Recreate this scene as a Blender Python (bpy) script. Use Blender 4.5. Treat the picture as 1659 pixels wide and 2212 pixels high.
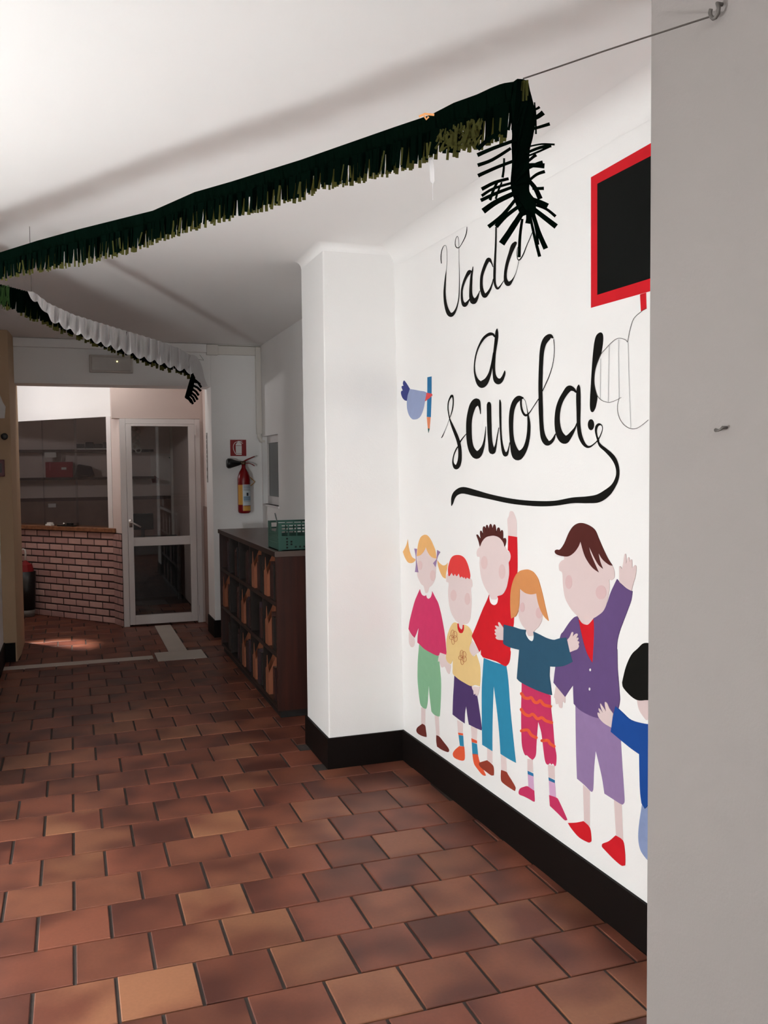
import bpy, bmesh, math, random
from mathutils import Vector, Matrix
random.seed(7)
for o in list(bpy.data.objects): bpy.data.objects.remove(o, do_unlink=True)
SC = bpy.context.scene; COL = SC.collection

# ---------------------------------------------------------------- camera
IW, IH, FPX, CH = 1659.0, 2212.0, 1930.15, 1.6
YAW, PIT, ROL = math.radians(19.29396), math.radians(2.85634), math.radians(-0.57302)
fw = Vector((math.sin(YAW), math.cos(YAW), 0)); rt = Vector((math.cos(YAW), -math.sin(YAW), 0)); up = Vector((0, 0, 1))
F2 = fw*math.cos(PIT) - up*math.sin(PIT); U2 = up*math.cos(PIT) + fw*math.sin(PIT)
R3 = rt*math.cos(ROL) + U2*math.sin(ROL); U3 = U2*math.cos(ROL) - rt*math.sin(ROL)
cam = bpy.data.cameras.new('camera'); co = bpy.data.objects.new('camera', cam); COL.objects.link(co)
co.matrix_world = Matrix(((R3.x, U3.x, -F2.x, 0), (R3.y, U3.y, -F2.y, 0), (R3.z, U3.z, -F2.z, CH), (0, 0, 0, 1)))
cam.sensor_fit = 'HORIZONTAL'; cam.sensor_width = 36.0; cam.lens = FPX/IW*36.0; cam.clip_start = 0.02
SC.camera = co

# ---------------------------------------------------------------- world, exposure
w = bpy.data.worlds.new('night'); SC.world = w; w.use_nodes = True
w.node_tree.nodes['Background'].inputs[0].default_value = (0.6, 0.55, 0.5, 1)
w.node_tree.nodes['Background'].inputs[1].default_value = 0.01
vs = SC.view_settings; vs.view_transform = 'Standard'; vs.look = 'None'; vs.gamma = 1.0; vs.use_curve_mapping = False
vs.exposure = 0.78
HALL_LAMP = (-1.50, 2.52, 1.02); HALL_POWER = 170.0       # round opal floor lamp at the left, out of frame
FILL_BATTEN = (0.0, -1.0, 2.66); FILL_BATTEN_POWER = 52.0            # unseen fill batten added on the ceiling behind the camera
LOBBY_UP = 24.0; LOBBY_DOWN = 300.0; LOBBY_FILL = 11.0                         # lobby uplighter, sconce behind the left pier, added unseen fill lamp

# ---------------------------------------------------------------- pixel helpers (photo pixels -> points on real surfaces)
ORI = Vector((0, 0, CH))
def ray(x, y): return F2 + R3*((x-IW/2)/FPX) - U3*((y-IH/2)/FPX)
def onplane(x, y, P, n):
    d = ray(x, y); return ORI + d*((P-ORI).dot(n)/d.dot(n))
def atz(x, y, z=0.0): return onplane(x, y, Vector((0, 0, z)), Vector((0, 0, 1)))
def aty(x, y, Y): return onplane(x, y, Vector((0, Y, 0)), Vector((0, 1, 0)))
def atx(x, y, X): return onplane(x, y, Vector((X, 0, 0)), Vector((1, 0, 0)))

# ---------------------------------------------------------------- materials
def lin(c):
    c /= 255.0
    return c/12.92 if c <= 0.04045 else ((c+0.055)/1.055)**2.4
MATS = {}
def mat(name, rgb, rough=0.6, var=0.08, scale=12.0, spec=0.5, metal=0.0, bump=0.0, bscale=60.0, k=1.0, trans=None):
    """procedural surface: colour with a little noise in value, optional fine relief; rgb = sRGB 0..255"""
    if name in MATS: return MATS[name]
    m = bpy.data.materials.new(name); m.use_nodes = True; nt = m.node_tree; N = nt.nodes; L = nt.links
    b = N['Principled BSDF']; col = [lin(c)*k for c in rgb]
    tc = N.new('ShaderNodeTexCoord'); nz = N.new('ShaderNodeTexNoise'); nz.inputs['Scale'].default_value = scale; nz.inputs['Detail'].default_value = 4
    L.new(tc.outputs['Object'], nz.inputs['Vector'])
    mx = N.new('ShaderNodeMix'); mx.data_type = 'RGBA'
    mx.inputs['A'].default_value = [c*(1-var) for c in col]+[1]; mx.inputs['B'].default_value = [min(1, c*(1+var)) for c in col]+[1]
    L.new(nz.outputs['Fac'], mx.inputs['Factor']); L.new(mx.outputs['Result'], b.inputs['Base Color'])
    b.inputs['Roughness'].default_value = rough; b.inputs['Metallic'].default_value = metal; b.inputs['Specular IOR Level'].default_value = spec
    if bump:
        n2 = N.new('ShaderNodeTexNoise'); n2.inputs['Scale'].default_value = bscale; n2.inputs['Detail'].default_value = 3
        L.new(tc.outputs['Object'], n2.inputs['Vector'])
        bp = N.new('ShaderNodeBump'); bp.inputs['Strength'].default_value = bump; bp.inputs['Distance'].default_value = 0.004
        L.new(n2.outputs['Fac'], bp.inputs['Height']); L.new(bp.outputs['Normal'], b.inputs['Normal'])
    if trans:
        tr = N.new('ShaderNodeBsdfTranslucent'); tr.inputs[0].default_value = [lin(c) for c in trans[0]]+[1]
        ms = N.new('ShaderNodeMixShader'); ms.inputs[0].default_value = trans[1]
        L.new(b.outputs[0], ms.inputs[1]); L.new(tr.outputs[0], ms.inputs[2]); L.new(ms.outputs[0], N['Material Output'].inputs['Surface'])
    MATS[name] = m; return m
def emis(name, rgb, s):
    m = bpy.data.materials.new(name); m.use_nodes = True; N = m.node_tree.nodes
    e = N.new('ShaderNodeEmission'); e.inputs[0].default_value = [*rgb, 1]; e.inputs[1].default_value = s
    m.node_tree.links.new(e.outputs[0], N['Material Output'].inputs['Surface']); return m
def glassmat(name, tint, refl=0.05, rough=0.02):
    m = bpy.data.materials.new(name); m.use_nodes = True; N = m.node_tree.nodes; L = m.node_tree.links
    t = N.new('ShaderNodeBsdfTransparent'); t.inputs[0].default_value = [*tint, 1]
    g = N.new('ShaderNodeBsdfGlossy'); g.inputs['Roughness'].default_value = rough
    lw = N.new('ShaderNodeLayerWeight'); lw.inputs['Blend'].default_value = 0.5
    pw5 = N.new('ShaderNodeMath'); pw5.operation = 'POWER'; pw5.inputs[1].default_value = 5.0; L.new(lw.outputs['Facing'], pw5.inputs[0])
    sc = N.new('ShaderNodeMath'); sc.operation = 'MULTIPLY_ADD'; sc.inputs[1].default_value = 0.95; sc.inputs[2].default_value = refl; L.new(pw5.outputs[0], sc.inputs[0])
    ms = N.new('ShaderNodeMixShader'); L.new(sc.outputs[0], ms.inputs[0]); L.new(t.outputs[0], ms.inputs[1]); L.new(g.outputs[0], ms.inputs[2])
    L.new(ms.outputs[0], N['Material Output'].inputs['Surface']); return m
def woodmat(name, a, b_, rough=0.4, axis=2):
    m = bpy.data.materials.new(name); m.use_nodes = True; nt = m.node_tree; N = nt.nodes; L = nt.links; b = N['Principled BSDF']
    tc = N.new('ShaderNodeTexCoord'); mp = N.new('ShaderNodeMapping'); s = [28, 28, 28]; s[axis] = 1.2; mp.inputs['Scale'].default_value = s
    nz = N.new('ShaderNodeTexNoise'); nz.inputs['Scale'].default_value = 1.0; nz.inputs['Detail'].default_value = 5
    cr = N.new('ShaderNodeValToRGB'); cr.color_ramp.elements[0].position = 0.35; cr.color_ramp.elements[1].position = 0.7
    cr.color_ramp.elements[0].color = [lin(c) for c in a]+[1]; cr.color_ramp.elements[1].color = [lin(c) for c in b_]+[1]
    L.new(tc.outputs['Object'], mp.inputs[0]); L.new(mp.outputs[0], nz.inputs[0]); L.new(nz.outputs['Fac'], cr.inputs[0]); L.new(cr.outputs[0], b.inputs['Base Color'])
    b.inputs['Roughness'].default_value = rough; return m
def tilemat(name, island):
    m = bpy.data.materials.new(name); m.use_nodes = True; nt = m.node_tree; N = nt.nodes; L = nt.links; b = N['Principled BSDF']
    tc = N.new('ShaderNodeTexCoord'); oi = N.new('ShaderNodeObjectInfo')
    if island:
        ge = N.new('ShaderNodeNewGeometry'); rnd = ge.outputs['Random Per Island']
    else: rnd = oi.outputs['Random']
    off = N.new('ShaderNodeVectorMath'); off.operation = 'MULTIPLY_ADD'; off.inputs[1].default_value = (37, 53, 71)
    cb = N.new('ShaderNodeCombineXYZ'); [L.new(rnd, cb.inputs[i]) for i in range(3)]
    L.new(cb.outputs[0], off.inputs[0]); L.new(tc.outputs['Object'], off.inputs[2])
    nz = N.new('ShaderNodeTexNoise'); nz.inputs['Scale'].default_value = 4.2; nz.inputs['Detail'].default_value = 1.5; nz.inputs['Roughness'].default_value = 0.4
    L.new(off.outputs[0], nz.inputs['Vector'])
    fine = N.new('ShaderNodeTexNoise'); fine.inputs['Scale'].default_value = 90; fine.inputs['Detail'].default_value = 3; L.new(off.outputs[0], fine.inputs['Vector'])
    r1 = N.new('ShaderNodeValToRGB'); e = r1.color_ramp.elements           # red body, smoky darker cloud in firing
    e[0].position = 0.36; e[0].color = (0.235, 0.073, 0.043, 1); e[1].position = 0.66; e[1].color = (0.095, 0.029, 0.020, 1)
    L.new(nz.outputs['Fac'], r1.inputs[0])
    r2 = N.new('ShaderNodeValToRGB'); e = r2.color_ramp.elements           # pale tan firing
    e[0].position = 0.42; e[0].color = (0.34, 0.145, 0.075, 1); e[1].position = 0.68; e[1].color = (0.185, 0.058, 0.035, 1)
    L.new(nz.outputs['Fac'], r2.inputs[0])
    mx = N.new('ShaderNodeMix'); mx.data_type = 'RGBA'
    if island:
        rr = N.new('ShaderNodeMapRange'); rr.inputs[1].default_value = 0.6; rr.inputs[2].default_value = 1.0; rr.inputs[4].default_value = 0.6; L.new(rnd, rr.inputs[0]); L.new(rr.outputs[0], mx.inputs['Factor'])
    else:
        sx = N.new('ShaderNodeSeparateColor'); L.new(oi.outputs['Color'], sx.inputs[0]); L.new(sx.outputs[0], mx.inputs['Factor'])
    L.new(r1.outputs[0], mx.inputs['A']); L.new(r2.outputs[0], mx.inputs['B'])
    hv = N.new('ShaderNodeHueSaturation'); L.new(mx.outputs['Result'], hv.inputs['Color'])
    mr = N.new('ShaderNodeMapRange'); mr.inputs[3].default_value = 0.70; mr.inputs[4].default_value = 0.98; L.new(rnd, mr.inputs[0]); L.new(mr.outputs[0], hv.inputs['Value'])
    mf = N.new('ShaderNodeMix'); mf.data_type = 'RGBA'; mf.blend_type = 'MULTIPLY'; mf.inputs['Factor'].default_value = 0.35
    L.new(hv.outputs[0], mf.inputs['A']); L.new(fine.outputs['Color'], mf.inputs['B'])
    bw = N.new('ShaderNodeMapRange'); bw.inputs[3].default_value = 0.6; bw.inputs[4].default_value = 1.3; L.new(fine.outputs['Fac'], bw.inputs[0])
    cc = N.new('ShaderNodeCombineColor'); [L.new(bw.outputs[0], cc.inputs[i]) for i in range(3)]; L.new(cc.outputs[0], mf.inputs['B'])
    L.new(mf.outputs['Result'], b.inputs['Base Color'])
    b.inputs['Roughness'].default_value = 0.42; b.inputs['Specular IOR Level'].default_value = 0.35
    bp = N.new('ShaderNodeBump'); bp.inputs['Strength'].default_value = 0.15; bp.inputs['Distance'].default_value = 0.003
    L.new(nz.outputs['Fac'], bp.inputs['Height']); L.new(bp.outputs['Normal'], b.inputs['Normal'])
    return m

M_WALL = mat('white plaster', (245, 243, 241), 0.75, 0.025, 3, bump=0.12, bscale=140)
M_CEIL = mat('white ceiling paint', (245, 243, 241), 0.85, 0.02, 2, bump=0.05)
M_SKIRT = mat('black skirting paint', (14, 7, 5), 0.6, 0.2, 20, spec=0.15)
M_GROUT = mat('dark grout', (60, 50, 45), 0.9, 0.35, 40)
M_TILE = tilemat('terracotta tile', False); M_TILE2 = tilemat('terracotta tile field', True)
M_MARBLE = mat('grey marble strip', (190, 180, 170), 0.4, 0.12, 8)
M_PINKWALL = mat('pinkish lobby plaster', (222, 205, 198), 0.8, 0.04, 4, bump=0.1)
M_DADO = mat('brown marbled dado', (150, 122, 112), 0.5, 0.25, 9)
M_WHITEPAINT = mat('white lacquer', (228, 222, 220), 0.35, 0.02, 5)
M_PVC = mat('white cable duct plastic', (226, 220, 212), 0.45, 0.03, 5)
M_BRICK = mat('pale pink brick', (196, 150, 138), 0.85, 0.16, 14, bump=0.5, bscale=90)
M_MORTAR = mat('grey brown mortar', (56, 42, 40), 0.95, 0.15, 30)
M_GLASS = glassmat('clear window glass', (0.86, 0.86, 0.86))
M_DGLASS = glassmat('dark window glass', (0.25, 0.25, 0.27))

# ---------------------------------------------------------------- mesh helpers
def mesh(name, vs_, fs, m, parent=None, smooth=False):
    me = bpy.data.meshes.new(name); me.from_pydata([tuple(v) for v in vs_], [], fs); me.update()
    if m: me.materials.append(m)
    if smooth: me.polygons.foreach_set('use_smooth', [True]*len(me.polygons))
    o = bpy.data.objects.new(name, me); COL.objects.link(o)
    if parent: o.parent = parent
    return o
class MB:
    def __init__(s): s.v = []; s.f = []
    def add(s, vs_, fs):
        k = len(s.v); s.v += [tuple(v) for v in vs_]; s.f += [tuple(i+k for i in f) for f in fs]; return s
    def box(s, a, b):
        x0, y0, z0 = a; x1, y1, z1 = b
        return s.add([(x0, y0, z0), (x1, y0, z0), (x1, y1, z0), (x0, y1, z0), (x0, y0, z1), (x1, y0, z1), (x1, y1, z1), (x0, y1, z1)],
                     [(0, 3, 2, 1), (4, 5, 6, 7), (0, 1, 5, 4), (1, 2, 6, 5), (2, 3, 7, 6), (3, 0, 4, 7)])
    def prism(s, pts, ext):
        n = len(pts); e = Vector(ext); P = [Vector(p) for p in pts]
        return s.add(P+[p+e for p in P], [tuple(range(n))[::-1], tuple(range(n, 2*n))]+[(i, (i+1) % n, n+(i+1) % n, n+i) for i in range(n)])
    def tube(s, pts, r, n=8, cap=True):
        P = [Vector(p) for p in pts]; rs = r if isinstance(r, (list, tuple)) else [r]*len(P); k = len(s.v)
        t = (P[1]-P[0]).normalized(); u = t.orthogonal().normalized()
        for i, p in enumerate(P):
            a = P[max(i-1, 0)]; b = P[min(i+1, len(P)-1)]; t = (b-a).normalized(); u = (u-t*u.dot(t)).normalized(); v = t.cross(u)
            s.v += [tuple(p+(u*math.cos(2*math.pi*j/n)+v*math.sin(2*math.pi*j/n))*rs[i]) for j in range(n)]
        for i in range(len(P)-1):
            for j in range(n): s.f.append((k+i*n+j, k+i*n+(j+1) % n, k+(i+1)*n+(j+1) % n, k+(i+1)*n+j))
        if cap: s.f += [tuple(k+j for j in range(n))[::-1], tuple(k+(len(P)-1)*n+j for j in range(n))]
        return s
    def lathe(s, prof, c, n=20, ax='z'):
        k = len(s.v); c = Vector(c)
        for r, h in prof:
            for j in range(n):
                a = 2*math.pi*j/n; q = Vector((r*math.cos(a), r*math.sin(a), h))
                if ax == 'x': q = Vector((h, r*math.cos(a), r*math.sin(a)))
                if ax == 'y': q = Vector((r*math.cos(a), h, r*math.sin(a)))
                s.v.append(tuple(c+q))
        for i in range(len(prof)-1):
            for j in range(n): s.f.append((k+i*n+j, k+i*n+(j+1) % n, k+(i+1)*n+(j+1) % n, k+(i+1)*n+j))
        s.f += [tuple(k+j for j in range(n))[::-1], tuple(k+(len(prof)-1)*n+j for j in range(n))]
        return s
    def build(s, name, m, parent=None, smooth=False, bevel=0, loc=None):
        vs_ = s.v
        if loc is not None: L = Vector(loc); vs_ = [Vector(v)-L for v in vs_]
        o = mesh(name, vs_, s.f, m, parent, smooth)
        if loc is not None: o.location = loc
        bm = bmesh.new(); bm.from_mesh(o.data); bmesh.ops.recalc_face_normals(bm, faces=bm.faces); bm.to_mesh(o.data); bm.free()
        if bevel:
            b = o.modifiers.new('bevel', 'BEVEL'); b.width = bevel; b.segments = 2; b.limit_method = 'ANGLE'
        return o
def tag(o, label=None, cat=None, group=None, kind=None):
    if label: o['label'] = label
    if cat: o['category'] = cat
    if group: o['group'] = group
    if kind: o['kind'] = kind
    return o
def thing(name, label, cat, loc=(0, 0, 0), group=None):
    o = bpy.data.objects.new(name, None); COL.objects.link(o); o.location = loc; o.empty_display_size = 0.05
    return tag(o, label, cat, group)
def part(mb, name, m, parent, smooth=False, bevel=0):
    """mesh written in world coordinates, parented to an empty/mesh that may stand elsewhere"""
    o = mb.build(name, m, None, smooth, bevel); o.parent = parent
    p = parent; off = Vector((0, 0, 0))
    while p: off += p.location; p = p.parent
    for v in o.data.vertices: v.co -= off
    return o
def struct(mb, name, m, label, parent=None, bevel=0):
    o = mb.build(name, m, parent, bevel=bevel)
    if not parent: tag(o, label, 'room', kind='structure')
    return o

# ---------------------------------------------------------------- dimensions (metres)
ZC = 2.765
WXB = lambda Y: 1.690 + (4.483-Y)*(1.749-1.690)/(4.483-2.424)     # mural wall at the floor
LEAN = 0.034                                                       # the old wall leans in by this at the ceiling
PX0, PY0, PY1 = 1.262, 4.526, 4.985                                # pillar
NX, NY = 1.10, 1.527                                               # near wall (faces left), far end
AX = 1.735                                                         # alcove wall
EY = 8.49                                                          # end wall / lintel front
LX = -0.565                                                        # left wall, far section
LNX = -1.95                                                        # left wall, near section
SK = 0.165                                                         # skirting height
# ---------------------------------------------------------------- shell
floor = struct(MB().box((-2.2, -2.6, -0.10), (2.6, 13.2, -0.006)), 'floor', M_GROUT, 'floor of terracotta tiles with dark joints')
struct(MB().box((-2.2, -2.6, ZC), (2.6, 13.2, ZC+0.1)), 'ceiling', M_CEIL, 'plain white ceiling of the corridor')
yn = 1.2
wr = MB().prism([(WXB(yn), yn, 0), (WXB(PY0+0.02), PY0+0.02, 0), (WXB(PY0+0.02)-LEAN, PY0+0.02, ZC), (WXB(yn)-LEAN, yn, ZC)], (0.22, 0, 0))
struct(wr, 'wall_right', M_WALL, 'white corridor wall carrying the painted school mural', bevel=0)
struct(MB().box((PX0, PY0, 0), (2.0, PY1, ZC)), 'wall_pillar', M_WALL, 'white square pillar between the mural wall and the bookcase alcove', bevel=0.006)
struct(MB().box((NX, -2.6, 0), (2.6, NY, ZC)), 'wall_near', mat('darkened plaster', (140, 132, 129), 0.8, 0.03, 3, bump=0.12, bscale=140), 'plain wall darkened in colour close by at the right edge', bevel=0.006)  # dimness put into the paint: greyer than the other walls to render darker
# alcove wall with its small recessed window
wy0, wy1, wz0, wz1 = 7.77, 8.44, 1.265, 1.905
al = MB().box((AX, PY1, 0), (AX+0.25, wy0, ZC)).box((AX, wy0, 0), (AX+0.25, EY, wz0)).box((AX, wy0, wz1), (AX+0.25, EY, ZC)).box((AX, wy1, wz0), (AX+0.25, EY, wz1))
struct(al, 'wall_alcove', M_WALL, 'white alcove wall behind the bookcase with a small window')
struct(MB().box((1.262, EY, 0), (AX+0.25, EY+0.40, ZC)), 'wall_end', M_WALL, 'white end wall carrying the fire extinguisher', bevel=0.005)
struct(MB().box((-0.50, EY, 2.372), (1.262, EY+0.30, ZC)), 'wall_lintel', M_WALL, 'white lintel over the passage into the lobby')
M_PIER = mat('cream plaster', (190, 160, 128), 0.8, 0.03, 4, bump=0.1)
struct(MB().prism([(-0.75, 8.06, 0), (-0.462, 8.06, 0), (-0.444, 8.385, 0), (-0.444, EY+0.44, 0), (-0.75, EY+0.44, 0)], (0, 0, ZC)), 'wall_pier', M_PIER, 'cream pier at the left of the passage')
struct(MB().box((LX-0.2, 4.50, 0), (LX, 8.06, ZC)), 'wall_left', M_WALL, 'left corridor wall leading to the passage')
struct(MB().box((LNX-0.2, -2.6, 0), (LNX, 4.50, ZC)).box((LNX-0.2, 4.50, 0), (LX-0.2, 4.70, ZC)), 'wall_left_near', M_WALL, 'set back left wall beside the camera')
struct(MB().box((LNX-0.2, -2.7, 0), (2.6, -2.6, ZC)), 'wall_back', M_WALL, 'wall behind the camera')
# lobby and office shell
struct(MB().box((-1.5, 8.95, 0), (-1.4, 13.2, ZC)), 'wall_lobby_left', M_PINKWALL, 'left lobby wall')
struct(MB().box((-2.2, 8.90, 0), (-0.75, 8.95, ZC)), 'wall_lobby_front', M_PINKWALL, 'lobby wall behind the pier')
lr = struct(MB().box((1.31, EY+0.40, 0), (1.42, 13.2, ZC)), 'wall_lobby_right', M_PINKWALL, 'right lobby wall beside the glazed door')
struct(MB().box((-2.2, 12.5, 0), (2.6, 12.6, ZC)), 'wall_office', mat('grey pink office plaster', (228, 212, 206), 0.8, 0.05, 4), 'back wall of the office behind the counter glass')
struct(MB().box((1.297, EY+0.405, 0.0), (1.31, 9.40, 1.215)), 'trim_dado', M_DADO, 'brown dado beside the glazed door')
struct(MB().box((-2.1, 12.485, 0.0), (1.31, 12.5, 1.20)), 'trim_office_dado', M_DADO, 'brown dado on the office back wall')
struct(MB().box((-2.1, 12.475, 1.20), (1.31, 12.5, 1.245)), 'trim_office_rail', mat('dark rail', (96, 74, 68), 0.5), 'dark rail above the office dado')

# soft plaster coves where wall and pillar meet the ceiling
def cove(name, P, n, r, label):
    V = []; k = 8
    NN = n if isinstance(n, list) else [n]*len(P)
    for p, n in zip(P, NN):
        for i in range(k+1):
            a = math.pi/2*i/k; u = r*(1-math.sin(a)); w_ = r*(1-math.cos(a))
            V.append((p[0]+n[0]*u, p[1]+n[1]*u, ZC-w_-0.0005 if i else ZC-0.0005))
        V.append((p[0]-n[0]*0.01, p[1]-n[1]*0.01, ZC-0.0005))
    m = k+2; F = [(q*m+i, q*m+i+1, (q+1)*m+i+1, (q+1)*m+i) for i in range(k) for q in range(len(P)-1)]
    o = mesh(name, V, F, M_WALL, smooth=True); tag(o, label, 'room', kind='structure')
cove('trim_cove_mural', [(WXB(NY-.2)-LEAN, NY-.2), (WXB(PY0)-LEAN, PY0)], (-1, 0), 0.10, 'soft plaster cove above the mural')
cove('trim_cove_pillar', [(PX0, PY1), (PX0, PY0), (WXB(PY0)-LEAN, PY0)], [(-1, 0), (-1, -1), (0, -1)], 0.04, 'soft plaster cove around the top of the pillar')
# skirtings
def skirt(name, a, b, h=SK, t=0.012, side=1, lean=0):
    A = Vector((*a, 0)); B = Vector((*b, 0)); d = (B-A).normalized(); n = Vector((d.y, -d.x, 0))*side*t
    o = struct(MB().prism([A, B, B+n, A+n], (0, 0, h)), name, M_SKIRT, name.replace('_', ' ')+' painted black')
    return o
skirt('baseboard_mural', (WXB(NY), NY), (WXB(PY0)-0.003, PY0), side=-1)
skirt('baseboard_pillar_front', (PX0-0.012, PY0), (WXB(PY0)-0.01, PY0), side=1)
skirt('baseboard_pillar_side', (PX0, PY0), (PX0, PY1+0.012), side=-1)
skirt('baseboard_pillar_back', (PX0, PY1), (AX, PY1), side=-1)
skirt('baseboard_alcove', (AX, PY1), (AX, EY), side=-1)
skirt('baseboard_end', (1.25, EY), (AX, EY), side=1)
skirt('baseboard_jamb', (1.262, EY), (1.262, EY+0.4), side=-1)
skirt('baseboard_left', (LX, 4.5), (LX, 8.06), side=1)
skirt('baseboard_pier', (LX+0.002, 8.06), (-0.474, 8.06), h=0.16, side=1)
skirt('baseboard_left_near', (LNX, -2.6), (LNX, 4.5), side=1)
skirt('baseboard_near', (NX, -2.6), (NX, NY), side=-1)

# ---------------------------------------------------------------- floor tiles
TW, TD, V0, OFF = 0.1527092*CH, 0.1557263*CH, 2.4238364*CH, 0.38536
JX, JY = 0.011, 0.0065
def fproj(P):
    d = Vector(P)-ORI; z = d.dot(F2)
    return (IW/2+FPX*d.dot(R3)/z, IH/2-FPX*d.dot(U3)/z) if z > 0.05 else (-9999, -9999)
def limits(y):
    if y < NY-0.02: xr = NX
    elif y < PY0: xr = WXB(y)-0.012
    elif y < PY1+0.012: xr = PX0-0.012
    elif y < 5.56: xr = AX-0.012
    elif y < 7.84: xr = 1.30
    elif y < EY: xr = AX-0.012
    elif y < 8.9: xr = 1.25
    else: xr = 1.297
    xl = LNX+0.012 if y < 4.5 else (LX+0.012 if y < 8.05 else (-0.444 if y < 8.93 else -2.0))
    return xl, xr
MARB = [(-0.553, 7.735, 0.625, 7.868), (0.652, 7.610, 1.058, 7.980), (0.775, 7.985, 0.935, 9.37)]
pale = {}
for px, py, a in [(155,1776,1),(472,1777,1),(140,1868,.75),(437,1957,.9),(130,2167,.8),(347,2137,1),(564,2010,.8),(676,2068,.7),(781,2158,.7),(1111,1981,.8),(1307,2137,.75),
                  (490,1620,.6),(54,1642,.6),(286,1542,.6),(241,1566,.5),(392,1581,.6),(655,1780,.5),(560,1700,.45),(240,1800,.5),(700,1735,.4),(1050,1880,.35),(860,1990,.3),(980,1940,.4)]:
    p = atz(px, py); r = math.floor((V0-p.y)/TD); off = OFF*1+0.5*r; j = math.floor(p.x/TW-off); pale[(r, j)] = a
tiles = []
for r in range(-34, 16):
    y1 = V0-TD*r-JY/2; y0 = V0-TD*(r+1)+JY/2; ym = (y0+y1)/2
    if ym > 10.9 or ym < 0.3: continue
    off = OFF+0.5*r
    for j in range(math.floor(-2.1/TW-off)-1, math.ceil(1.8/TW-off)+1):
        x0 = TW*(j+off)+JX/2; x1 = TW*(j+1+off)-JX/2
        xl, xr = limits(ym)
        xr2 = min(limits(y0+0.01)[1], limits(y1-0.01)[1]) if not (PY0-0.3 < ym < PY0+0.3) else xr
        a0, a1 = max(x0, xl), min(x1, xr)
        if a1-a0 < 0.012: continue
        yy0, yy1 = y0, y1
        if a1 > PX0-0.012 and y0 < PY0 < y1 and ym < PY0: yy1 = PY0-0.013
        if a1 > PX0-0.012 and y0 < PY1+.012 < y1 and ym > PY1: yy0 = PY1+0.014
        if yy1-yy0 < 0.01: continue
        q = fproj(((a0+a1)/2, ym, 0))
        if not (-1500 < q[0] < IW+400 and q[1] < IH+900): continue
        rects = [(a0, yy0, a1, yy1)]
        for (mx0, my0, mx1, my1) in MARB:       # leave room for the marble strips
            out = []
            for (b0, c0, b1, c1) in rects:
                if b1 <= mx0 or b0 >= mx1 or c1 <= my0 or c0 >= my1: out.append((b0, c0, b1, c1)); continue
                if b0 < mx0: out.append((b0, c0, mx0-.004, c1))
                if b1 > mx1: out.append((mx1+.004, c0, b1, c1))
                m0, m1 = max(b0, mx0), min(b1, mx1)
                if c0 < my0: out.append((m0, c0, m1, my0-.004))
                if c1 > my1: out.append((m0, my1+.004, m1, c1))
            rects = [t for t in out if t[2]-t[0] > .012 and t[3]-t[1] > .012]
        for t in rects: tiles.append((r, j, *t))
def tile_geo(wx, wy):
    c = 0.0025; mb = MB(); hx, hy = wx/2, wy/2
    v = [(-hx, -hy, -0.008), (hx, -hy, -0.008), (hx, hy, -0.008), (-hx, hy, -0.008), (-hx, -hy, -0.002), (hx, -hy, -0.002), (hx, hy, -0.002), (-hx, hy, -0.002),
         (-hx+c, -hy+c, 0), (hx-c, -hy+c, 0), (hx-c, hy-c, 0), (-hx+c, hy-c, 0)]
    f = [(8, 9, 10, 11)]
    for k in (0, 4):
        for i in range(4): f.append((k+i, k+(i+1) % 4, k+4+(i+1) % 4, k+4+i))
    return v, f
def shown(t):
    q = fproj(((t[2]+t[4])/2, (t[3]+t[5])/2, 0)); return -40 < q[0] < 1440 and q[1] < IH+60
tiles.sort(key=lambda t: (not shown(t), (t[3]+t[5])/2))
rng = random.Random(3); cache = {}; field = MB()
for n, (r, j, x0, y0, x1, y1) in enumerate(tiles):
    c = ((x0+x1)/2, (y0+y1)/2, rng.uniform(-0.0008, 0.0006))
    if n < 300:
        key = (round(x1-x0, 4), round(y1-y0, 4))
        if key not in cache:
            v, f = tile_geo(*key); me = bpy.data.meshes.new('tile'); me.from_pydata(v, [], f); me.update(); me.materials.append(M_TILE); cache[key] = me
        o = bpy.data.objects.new('tile', cache[key]); COL.objects.link(o); o.parent = floor; o.location = c
        a = pale.get((r, j)); a = a if a is not None else max(0, rng.gauss(0.10, 0.14))
        o.color = (min(1, a), 0, 0, 1)
    else:
        v, f = tile_geo(x1-x0, y1-y0); field.add([Vector(p)+Vector(c) for p in v], f)
if field.v: tag(field.build('tile_field', M_TILE2, floor), kind='stuff')
for (x0, y0, x1, y1) in MARB:
    MB().box((x0, y0, -0.008), (x1, y1, 0.001)).build('marble_strip', M_MARBLE, floor, bevel=0.001)['label'] = 'pale grey marble strip set among the tiles'

# ---------------------------------------------------------------- mural drawing on the right wall
MP = Vector((WXB(4.483), 4.483, 0)); MQ = Vector((WXB(2.424), 2.424, 0)); MT = MP+Vector((-LEAN, 0, ZC))
MN = (MQ-MP).cross(MT-MP).normalized()
if MN.x > 0: MN = -MN
def crop(ox, oy, s):
    def g(*pts):
        return [(ox+p[0]*s, oy+p[1]*s)+tuple([p[2]*s if abs(p[2]) > 1.5 else p[2]] if len(p) > 2 else []) for p in pts]
    return g
A_ = crop(860, 1140, .11753); B_ = crop(860, 1380, .12055); C_ = crop(950, 1180, .15363); D_ = crop(1010, 1090, .1627); E_ = crop(1060, 1220, .12658)
F_ = crop(1020, 1420, .16272); G_ = crop(1190, 1110, .15827); H_ = crop(1180, 1380, .23046); Q_ = crop(850, 1400, .33152)
L1 = crop(940, 480, .12055); L2 = crop(940, 700, .12055); L3 = crop(1120, 700, .12658); L4 = crop(940, 850, .13261); L5 = crop(960, 900, .24111); L6 = crop(1270, 650, .13109); L7 = crop(850, 790, .07236); PX = crop(0, 0, 1)
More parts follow.
